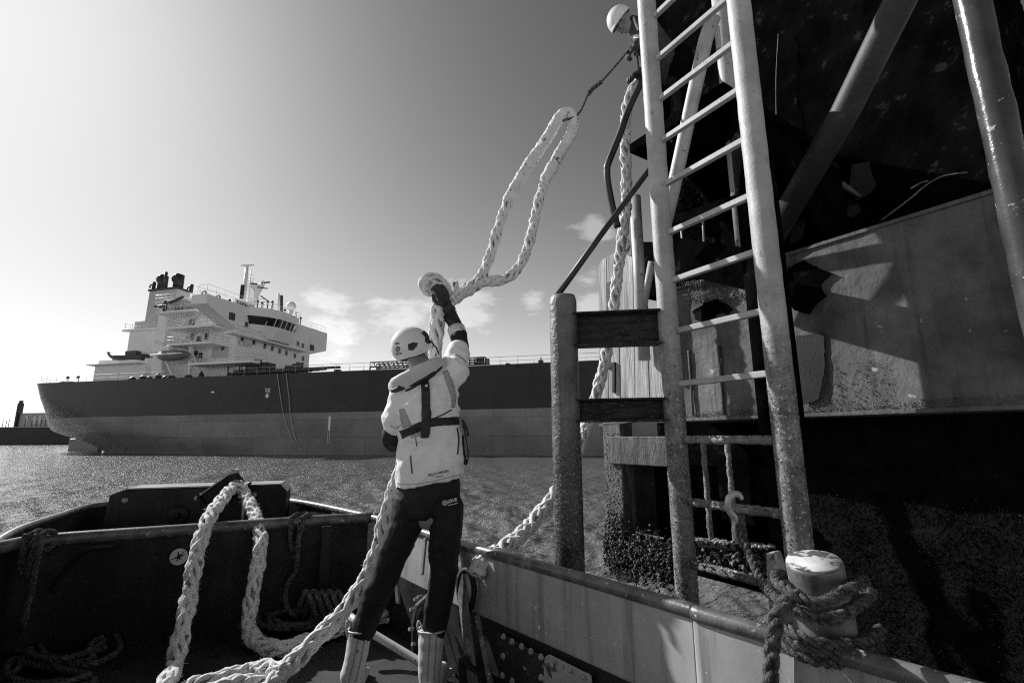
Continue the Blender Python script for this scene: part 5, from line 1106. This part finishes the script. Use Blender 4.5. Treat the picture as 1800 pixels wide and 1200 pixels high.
def worker():
    YW = 2.75; p = lambda x, y, dy=0: P(x, y, YW+dy)
    root = thing('person', 'worker seen from behind in white helmet, pale jacket and black trousers, raising the rope', 'person', V(p(690, 1200).x, YW, DZ))
    # continuous body underneath the clothes
    HC = p(727, 614); hup = V(-.30, -.12, .94).normalized(); hfw = V(.62, .72, .22)
    body = MB(); g, rt, up, fw = head(body, HC, hup, hfw, .90)
    limb(body, [HC-up*.07, p(738, 650), p(748, 690), p(755, 760), p(754, 850), p(754, 900)], [.052, .06, .10, .10, .10, .09])
    sh_l, sh_r = p(708, 690), p(792, 658, .02)
    RA = [sh_r, p(807, 612, .14), p(805, 588, .19), p(789, 545, .27)]; RAr = [.055, .05, .045, .032]
    LA = [sh_l, p(694, 735), p(691, 772, .02), p(712, 775, .16), p(742, 752, .24)]; LAr = [.055, .048, .044, .036, .03]
    limb(body, [p(748, 690)]+RA, [.06]+RAr); limb(body, [p(748, 700)]+LA, [.06]+LAr)
    LL = [p(726, 890), p(697, 955, .02), p(668, 1010, .05), p(645, 1080, .03), p(628, 1150), p(615, 1212, -.01)]
    RL = [p(782, 890), p(783, 950, .02), p(780, 1010, .04), p(772, 1080, .02), p(761, 1150), p(756, 1212, -.01)]
    for L_ in (LL, RL): limb(body, L_, [.075, .065, .05, .045, .04, .04])
    w_r = RA[-1]; hd = D(781, 520, 2.95)
    skin = remesh(body, .010, 8).build('body', M['skin'], root)
    # jacket
    j = MB(); rings = []
    for x, y, hw, hd_, tau, dy in ((754, 849, 60, .125, .17, 0), (755, 828, 61, .13, .14, 0), (758, 800, 58, .128, .11, 0), (757, 755, 53, .122, .10, 0), (753, 720, 54, .125, .16, 0), (754, 690, 52, .122, .28, .0), (757, 668, 42, .10, .36, 0), (748, 652, 26, .08, .36, 0)):
        c = p(x, y, dy); t_ = YW/ray(x, y).y; r_ = hw/F_PX*t_; X = V(math.cos(tau), 0, math.sin(tau)); ring = []
        for k in range(36):
            a = 2*PI*k/36; ca, sa = math.cos(a), math.sin(a); ring.append(c+X*r_*math.copysign(abs(ca)**.85, ca)+V(0, 1, 0)*hd_*math.copysign(abs(sa)**.85, sa))
        rings.append(ring)
    j.loft(rings)
    limb(j, [p(765, 690, .01), p(790, 662, .02), p(801, 640, .06), p(806, 620, .11)], [.095, .080, .066, .062])
    limb(j, [p(738, 705), p(712, 700), p(697, 728), p(692, 750, .01)], [.09, .078, .066, .060])
    fo = folds(.023, ((V(.62, .1, .78).normalized(), 46, 1.0), (V(-.35, .2, .9).normalized(), 30, 4.0), (V(.9, .1, .35).normalized(), 24, 7.0)))
    jm = remesh(j, .0065, 9, fo); jt = bvh(jm); jk = jm.build('jacket', M['jacket'], root)
    # dark sleeves
    s = MB(); limb(s, [p(804, 634, .085), p(808, 612, .14), p(806, 590, .19), p(797, 565, .235), p(790, 548, .265)], [.056, .056, .052, .044, .042])
    f2 = folds(.008, ((V(.25, .3, .9).normalized(), 95, 2.0), (V(.5, .1, .8).normalized(), 60, 3.0)))
    sm = remesh(s, .006, 4, f2); st_ = bvh(sm); sl = sm.build('sleeve', M['navy'], root)
    def band(path, t0, t1, r, nm, m, parent):
        q = [path[0].lerp(path[1], t) for t in np.linspace(t0, t1, 4)]; mb = MB(); mb.tube(q, r, 24, False); return solid(mb.build(nm, m, parent), .003)
    band([p(806, 590, .19), p(797, 565, .235)], .0, .5, .0525, 'reflective_band', M['reflect'], sl)
    s = MB(); limb(s, [p(692, 746, .01), p(690, 772, .02), p(700, 780, .10), p(722, 770, .19), p(738, 756, .235)], [.056, .057, .048, .040, .038])
    remesh(s, .007, 4, f2).build('sleeve', M['navy'], root)
    # gloves
    gm = MB(); wr = p(789, 548, .265); pd = (D(775, 506, 2.955)-wr)
    gm.tube(cr([wr-pd*.25, wr, wr+pd*.35], 4), [.044]*4+[.042]*4+[.036], 14)
    hand(gm, wr+pd*.30, pd, V(-.45, .85, .1), 1.35, 1.0, 1, r=.0125)
    glv = remesh(gm, .0038, 3).build('glove', M['glove'], root)
    mb = MB(); mb.tube([wr-pd*.06, wr+pd*.10], .0465, 24, False); solid(mb.build('reflective_cuff', M['reflect'], glv), .003)
    gm = MB(); w2 = p(742, 752, .24); limb(gm, [p(732, 760, .22), w2], [.038, .036]); hand(gm, w2, p(756, 715, .33)-w2, V(.3, .8, .2), 1.3, 1.0, -1, r=.0125)
    remesh(gm, .004, 3).build('glove', M['glove'], root)
    # trousers
    t = MB(); rg = []
    for x, y, hw, hd_ in ((754, 840, 51, .105), (754, 858, 57, .120), (754, 876, 56, .124), (753, 893, 53, .125), (754, 906, 46, .11)):
        c = p(x, y); r_ = hw/F_PX*YW/ray(x, y).y; rg.append([c+V(.99, 0, .1)*r_*math.cos(a)+V(0, 1, 0)*hd_*math.sin(a) for a in np.linspace(0, 2*PI, 33)[:-1]])
    t.loft(rg); t.ball(p(753, 902), (.075, .09, .075))
    limb(t, [p(725, 888), p(710, 930, .01), p(691, 970, .02), p(676, 1012, .03), p(655, 1060, .03), p(638, 1104, .02), p(634, 1122, .02)], [.102, .092, .080, .074, .072, .062, .048])
    limb(t, [p(780, 888), p(783, 926, .01), p(781, 952, .02), p(780, 996, .03), p(774, 1042, .03), p(764, 1096, .02), p(760, 1122, .02)], [.102, .094, .083, .072, .072, .068, .052])
    ft = folds(.013, ((V(.45, .1, .88).normalized(), 62, 1.5), (V(-.6, .1, .78).normalized(), 40, 5.0)))
    tm = remesh(t, .0065, 7, ft); tt = bvh(tm); tr = tm.build('trousers', M['trouser'], root)
    # boots
    for x0, x1, x2, xf, w_ in ((634, 625, 616, 612, 1), (759, 756, 754, 760, 0)):
        b = MB(); a, c, e = p(x0, 1106, .02), p(x1, 1160, .0), p(x2, 1205, -.01); e2 = V(e.x, e.y, DZ+.10); fdir = V(.22 if not w_ else -.05, .97, 0).normalized()
        k = V(e2.x, e2.y, DZ+.05)
        ra = .060 if w_ else .067; pt = cr([a, c, e2, V(e2.x, e2.y, DZ+.06)], 5); b.tube(pt, list(np.interp(np.linspace(0, 3, len(pt)), range(4), [ra, ra*.93, .054, .050])), 16); b.ball(pt[-1], .049); limb(b, [k, k+fdir*.10, k+fdir*.19], [.045, .046, .036])
        b.box(k+fdir*.075+V(0, 0, -.03), (.165, .042, .02), fdir)
        bm2 = remesh(b, .006, 5, lambda q, n: .003*noise.noise(V(q.x*14, q.y*14, q.z*26)))
        bo = bm2.build('boot', M['boot'], root)
        mb = MB(); tq = (c-a).normalized(); mb.tube([a-tq*.004+V((ra+.002)*math.cos(x), (ra+.002)*math.sin(x), -.002*0) for x in np.linspace(0, 2*PI, 25)[:-1]], .005, 8, closed=True); mb.build('boot_rim', M['boot'], bo)
        mb = MB(); h = a+V(-.058, -.02, 0); mb.tube(cr([h+V(.004, -.01, -.03), h+V(-.012, 0, .02), h+V(-.010, .01, .045), h+V(.004, .022, .02), h+V(.008, .024, -.01)], 5), .005, 8); mb.build('pull_loop', M['boot'], bo)
        tb = bvh(bm2)
        for dx in (-3, 9): rb = ribbon(tb, [(x0+dx, 1112), (x1+dx, 1160), (x2+dx, 1198)], .9, .001); rb.f and rb.build('seam', mat('boot_seam', .25, .32, 20, .6), bo)
    # helmet
    hc = HC+up*.022-fw*.008
    rim = lambda a: -.14-.44*(.5-.5*math.cos(a))-.22*math.sin(a)**2
    hs = shell(hc, rt, fw, up, .096, .122, .108, rim, 48, 20, ridge=.012); ht = bvh(hs); he = solid(hs.build('helmet', M['helmet'], root), .006)
    mb = MB(); mb.tube([Vector(q) for q in hs.v[15*48+0*48+4*48:20*48]][-48:], .0055, 8, closed=True); mb.build('helmet_rim', M['helmet'], he)
    mb = MB(); vq = [hit(ht, x, y, .0075) for x, y in ((717, 605), (725, 602), (734, 603), (731, 609), (726, 615), (718, 615))]
    if all(q is not None for q in vq): mb.add(vq, [(0, 1, 2, 3, 4, 5)], 0, False); mb.build('vent', M['ink'], he)
    for q in (((742, 584), (748, 590), (751, 596)), ((747, 597), (751, 600), (752, 604))):
        r_ = ribbon(ht, q, 3.2, .0065, 2); r_.f and r_.build('vent', M['ink'], he)
    mb = MB()
    ringp = lambda r, n=20: [hit(ht, 700+r*math.cos(a)*.75, 613+r*math.sin(a), .0062) for a in np.linspace(0, 2*PI, n+1)[:-1]]
    def annulus(r0, r1):
        A, B = ringp(r0), ringp(r1)
        if all(q is not None for q in A+B): mb.add(A+B, [(k, (k+1) % 20, 20+(k+1) % 20, 20+k) for k in range(20)], 0, False)
    annulus(3.4, 4.8); annulus(.6, 1.8); mb.f and mb.build('emblem', M['ink'], he, recalc=False)
    dt = decal_text(ht, 'KRVE', (697, 623), (707, 622), (0, 3.6), .02, .0062); dt.f and dt.build('helmet_lettering', M['ink'], he, recalc=False)
    r_ = ribbon(ht, [(696, 604.5), (702, 603.5)], 1.2, .0062, 1.5); r_.f and r_.build('helmet_lettering', M['ink'], he)
    # straps: rear cradle and chin strap
    e0 = g(.083, -.01, .012)
    mb = MB(); up_ = V(0, 0, 1)
    for q in ([g(.102, .03, .03), g(.09, .01, -.01), g(.078, .0, -.05), g(.055, .05, -.10), g(0, .075, -.115)], [g(.098, -.055, -.0), g(.088, -.03, -.025), g(.079, -.004, -.05)], [g(.10, .05, .035), g(.105, .09, -.03), g(.085, .115, -.075)]):
        mb.tube(cr(q, 5), .006, 8, flat=.5)
    mb.ball(g(.103, .035, .03), (.008, .014, .014), rt, up, 10, 6)
    mb.build('chin_strap', M['strap'], he)
    mb = MB(); mb.loft([[g(.079*math.cos(a), -.005+.092*math.sin(a), z) for a in np.linspace(PI*1.02, PI*1.98, 16)]+[g(.06*math.cos(a), -.005+.07*math.sin(a), z) for a in np.linspace(PI*1.98, PI*1.02, 16)] for z in (-.055, -.02, .015)]); mb.build('hair', M['hair'], root)
    # life-jacket collar and harness
    cp = [p(712, 700, -.02+.25), p(694, 688, .10), p(697, 678, -.03), p(716, 668, -.085), p(738, 656, -.10), p(760, 646, -.085), p(774, 642, -.02), p(772, 650, .10), p(764, 680, .2)]
    path = cr(cp, 8); mb = MB(); fr_ = frames(path); rings = []
    upn = V(-.25, -.35, .9).normalized()
    for i, q in enumerate(path):
        t_ = fr_[i][0]; A = (upn-t_*upn.dot(t_)).normalized(); B = t_.cross(A); kf = min(1, .35+min(i, len(path)-1-i)/9)
        rings.append([q+A*(.048*kf*math.copysign(abs(math.cos(a))**.7, math.cos(a))+.006*noise.noise(q*18))+B*.028*kf*math.copysign(abs(math.sin(a))**.7, math.sin(a)) for a in np.linspace(0, 2*PI, 21)[:-1]])
    mb.loft(rings); ct = bvh(mb); co = mb.build('life_jacket', M['lining'], root)
    mb = MB(); lo = [];
    for i, q in enumerate(path):
        t_ = fr_[i][0]; A = (upn-t_*upn.dot(t_)).normalized(); B = t_.cross(A); kf = min(1, .35+min(i, len(path)-1-i)/9); lo.append(q-A*.050*kf+V(0, -.006, 0))
    mb.tube(lo, .011, 8); mb.build('piping', M['strap'], co)
    def rib(pts, hw, name, m=M['strap'], off=.006, th=.004, tree=jt, par=co):
        r = ribbon(tree, pts, hw, off)
        return solid(r.build(name, m, par), th) if r.f else None
    rib([(747, 660), (749, 690), (750, 730), (749, 764)], [5.5, 7.2, 7.2, 6.5], 'back_strap', off=.010); rib([(736, 671), (747, 667), (756, 664)], 4.0, 'strap_yoke', off=.012)
    rib([(706, 764), (722, 757), (742, 748), (764, 742), (790, 740), (808, 739)], 7.0, 'belt', off=.007); rib([(757, 737), (775, 730), (793, 720)], 1.0, 'belt_tail', off=.005)
    for dy in (-3.0, 1.0): rib([(708, 763+dy), (722, 756+dy), (742, 748+dy), (764, 742+dy), (790, 740+dy), (807, 739+dy)], .5, 'belt_stitch', M['navy'], .0105, .001)
    rib([(690, 690), (706, 684), (735, 675), (757, 663), (776, 648)], [2.5, 3.2, 3.4, 3.2, 2.4], 'piping', off=.020, th=.010)
    h = hit(jt, 750, 681, .016); h and (lambda mb: (mb.ball(h, (.008, .008, .003), (1, 0, 0), (0, -1, 0.1), 14, 6), mb.build('stud', M['reflect'], co)))(MB())
    mb = MB(); h = hit(jt, 749, 760, .016) or p(749, 760, -.13); mb.box(h, (.020, .010, .022)); mb.build('buckle', M['strap'], co, .003)
    mb = MB(); a = p(813, 738, -.02); mb.tube(cr([a, p(819, 750, -.03), p(823, 766, -.03)], 5), [.012, .016, .016, .016, .016, .016, .015, .014, .013, .012, .010], 8, flat=.3); mb.tube(cr([p(814, 745, -.01), p(820, 775, -.02), p(823, 800, -.02), p(820, 815, -.02), p(814, 795, -.01), p(812, 765, 0)], 6), .011, 8, flat=.35); mb.build('loose_strap', M['strap'], co)
    for q, hw, nm in (([(722, 801), (723, 815), (725, 832)], .9, 'pocket_zip'), ([(803, 752), (806, 772), (804, 798)], 1.0, 'pocket_zip'), ([(731, 770), (733, 784)], .6, 'pocket_zip')): rib(q, hw, nm, M['ink'], .003, .002, jt, jk)
    for q, hw in (([(706, 718), (711, 735), (716, 750)], [4, 7, 8]), ([(782, 652), (790, 672), (797, 698), (796, 716)], [5, 6, 5, 3]), ([(722, 768), (735, 763), (742, 760)], [3, 4, 3])): rib(q, hw, 'mesh_panel', M['jacket_mesh'], .002, .001, jt, jk)
    for q in ([(798, 622), (810, 628), (819, 637)], [(686, 748), (696, 752), (705, 747)]): rib(q, 1.0, 'sleeve_hem', M['jacket_mesh'], .002, .002, jt, jk)
    rib([(697, 848), (720, 851), (755, 846), (790, 838), (814, 832)], .7, 'hem_stitch', M['jacket_mesh'], .002, .001, jt, jk)
    d = decal_text(jt, 'HELLY HANSEN', (753, 837), (788, 829), (.6, 4.6), .012); d.f and d.build('jacket_lettering', M['ink'], jk, recalc=False)
    d = decal_text(jt, 'WORKWEAR', (766, 838.9), (778, 836.3), (.3, 2.2), .012); d.f and d.build('jacket_lettering', M['ink'], jk, recalc=False)
    d = decal_text(tt, 'KRVE', (787, 884.5), (803, 880.5), (.8, 6.5), .03); d.f and d.build('trouser_lettering', M['helmet'], tr, recalc=False)
    mb = MB(); n_ = 20; ring = lambda r: [hit(tt, 781.5+r*math.cos(a), 883+r*math.sin(a), .004) for a in np.linspace(0, 2*PI, n_+1)[:-1]]
    A = ring(5.2); all(q is not None for q in A) and mb.add(A, [tuple(range(n_))], 0, False); mb.f and mb.build('trouser_emblem', M['jacket_mesh'], tr, recalc=False)
    d = decal_text(tt, 'Ω', (779, 886), (784, 885), (.3, 5), .02, .006); d.f and d.build('trouser_emblem', M['helmet'], tr, recalc=False)
    r_ = ribbon(tt, [(787, 888), (804, 884)], .5, .004); r_.f and r_.build('trouser_lettering', M['helmet'], tr)
    rib([(803, 858), (804, 880), (803, 905)], .5, 'pocket_seam', M['navy'], .002, .001, tt, tr)
worker()

def linesman():
    po, pz, sA = PLAT
    zf = pz+.10
    q = lambda x, y, t: D(x, y, t)
    hip = q(1176, 128, 4.55); foot = V(hip.x+.05, hip.y+.05, zf)
    root = thing('person', 'man in a white hard hat leaning out above the ladder to haul the thin line', 'person', foot)
    HC = q(1095, 40, 4.22); hup = V(-.80, -.18, .56).normalized(); hfw = V(-.50, -.52, -.70)
    body = MB(); g, rt, up, fw = head(body, HC, hup, hfw, .94)
    neck = q(1112, 44, 4.28); ch = q(1132, 62, 4.36); 
    limb(body, [HC-up*.06, neck, ch, q(1158, 100, 4.48), hip], [.05, .055, .10, .10, .10])
    sr, sl = q(1121, 48, 4.22), q(1140, 50, 4.5)
    R1 = [sr, q(1130, 75, 4.14), q(1128, 84, 4.12), q(1118, 84, 4.13)]; L1 = [sl, q(1142, 100, 4.36), q(1136, 122, 4.30), q(1123, 131, 4.26)]
    for A in (R1, L1): limb(body, [ch]+A, [.06, .055, .045, .04, .03])
    for k, dx in enumerate((-.12, .12)):
        h = hip+WD*dx; f = V(foot.x, foot.y, 0)+WD*dx*1.3; limb(body, [h, V(f.x-.05, f.y-.06, zf+.48), V(f.x, f.y, zf+.08)], [.085, .055, .042]); limb(body, [V(f.x, f.y, zf+.06), V(f.x-.13, f.y-.12, zf+.035)], [.04, .035])
    hand(body, q(1118, 84, 4.13), q(1106, 92, 4.11)-q(1118, 84, 4.13), V(.1, .5, -.6), 1.4, .9, 1)
    remesh(body, .009, 5).build('body', M['skin'], root)
    j = MB(); limb(j, [neck-up*.0, ch, q(1158, 100, 4.48), hip], [.075, .15, .155, .15], 20)
    for A, rr in ((R1, [.085, .068, .062, .050]), (L1, [.085, .066, .058, .046])): limb(j, [ch]+A, [.10]+rr)
    jm = remesh(j, .009, 5, folds(.012, ((V(.5, .2, .8).normalized(), 60, 2), (V(-.7, .2, .6).normalized(), 40, 5)))); jk = jm.build('jacket', M['work_blue'], root)
    t_ = bvh(jm)
    for pts, hw in (([(1114, 66), (1119, 64), (1124, 66)], 3.5), ([(1113, 30), (1117, 42), (1122, 54)], 2.0)):
        r = ribbon(t_, pts, hw, .004, 2); r.f and solid(r.build('reflective_band', M['reflect'], jk), .003)
    t = MB()
    for k, dx in enumerate((-.12, .12)):
        h = hip+WD*dx; f = V(foot.x, foot.y, 0)+WD*dx*1.3; limb(t, [h+V(0, 0, .05), V(f.x-.05, f.y-.06, zf+.48), V(f.x, f.y, zf+.12)], [.125, .088, .07])
    remesh(t, .010, 4, folds(.010, ((V(.3, .2, .9).normalized(), 50, 2),))).build('trousers', M['dark_trouser'], root)
    for dx in (-.12, .12):
        f = V(foot.x, foot.y, 0)+WD*dx*1.3; b = MB(); limb(b, [V(f.x, f.y, zf+.16), V(f.x, f.y, zf+.06)], [.06, .052]); limb(b, [V(f.x, f.y, zf+.05), V(f.x-.16, f.y-.14, zf+.045)], [.05, .042]); remesh(b, .008, 4).build('boot', M['steel_black'], root)
    for w_, d_, n_, th in ((q(1120, 80, 4.12), q(1106, 90, 4.10)-q(1120, 80, 4.12), V(.2, .5, -.7), 1), (q(1126, 131, 4.26), q(1112, 131, 4.22)-q(1126, 131, 4.26), V(.1, .3, -.9), -1)):
        b = MB(); limb(b, [w_-d_*.5, w_+d_*.1], [.05, .042]); hand(b, w_, d_, n_, 1.35, 1.0, th, r=.0125); remesh(b, .0045, 3).build('glove', M['glove'], root)
    hc = HC+up*.03-fw*.01
    rim = lambda a: -.05-.10*(.5-.5*math.cos(a))
    hs = shell(hc, rt, fw, up, .106, .130, .115, rim, 40, 14, brim=.035, ridge=.02); solid(hs.build('hard_hat', M['helmet'], root), .006)
    e = MB()
    for sx in (1, -1): e.ball(g(sx*.032, .086, .018), (.013, .007, .006), rt, up, 10, 6)
    e.build('eyes', M['ink'], root)
    mb = MB(); mb.loft([[g(.079*math.cos(a), -.005+.094*math.sin(a), z) for a in np.linspace(PI*1.02, PI*1.98, 14)]+[g(.06*math.cos(a), -.005+.07*math.sin(a), z) for a in np.linspace(PI*1.98, PI*1.02, 14)] for z in (-.05, -.01, .03)]); mb.build('hair', M['hair'], root)
linesman()
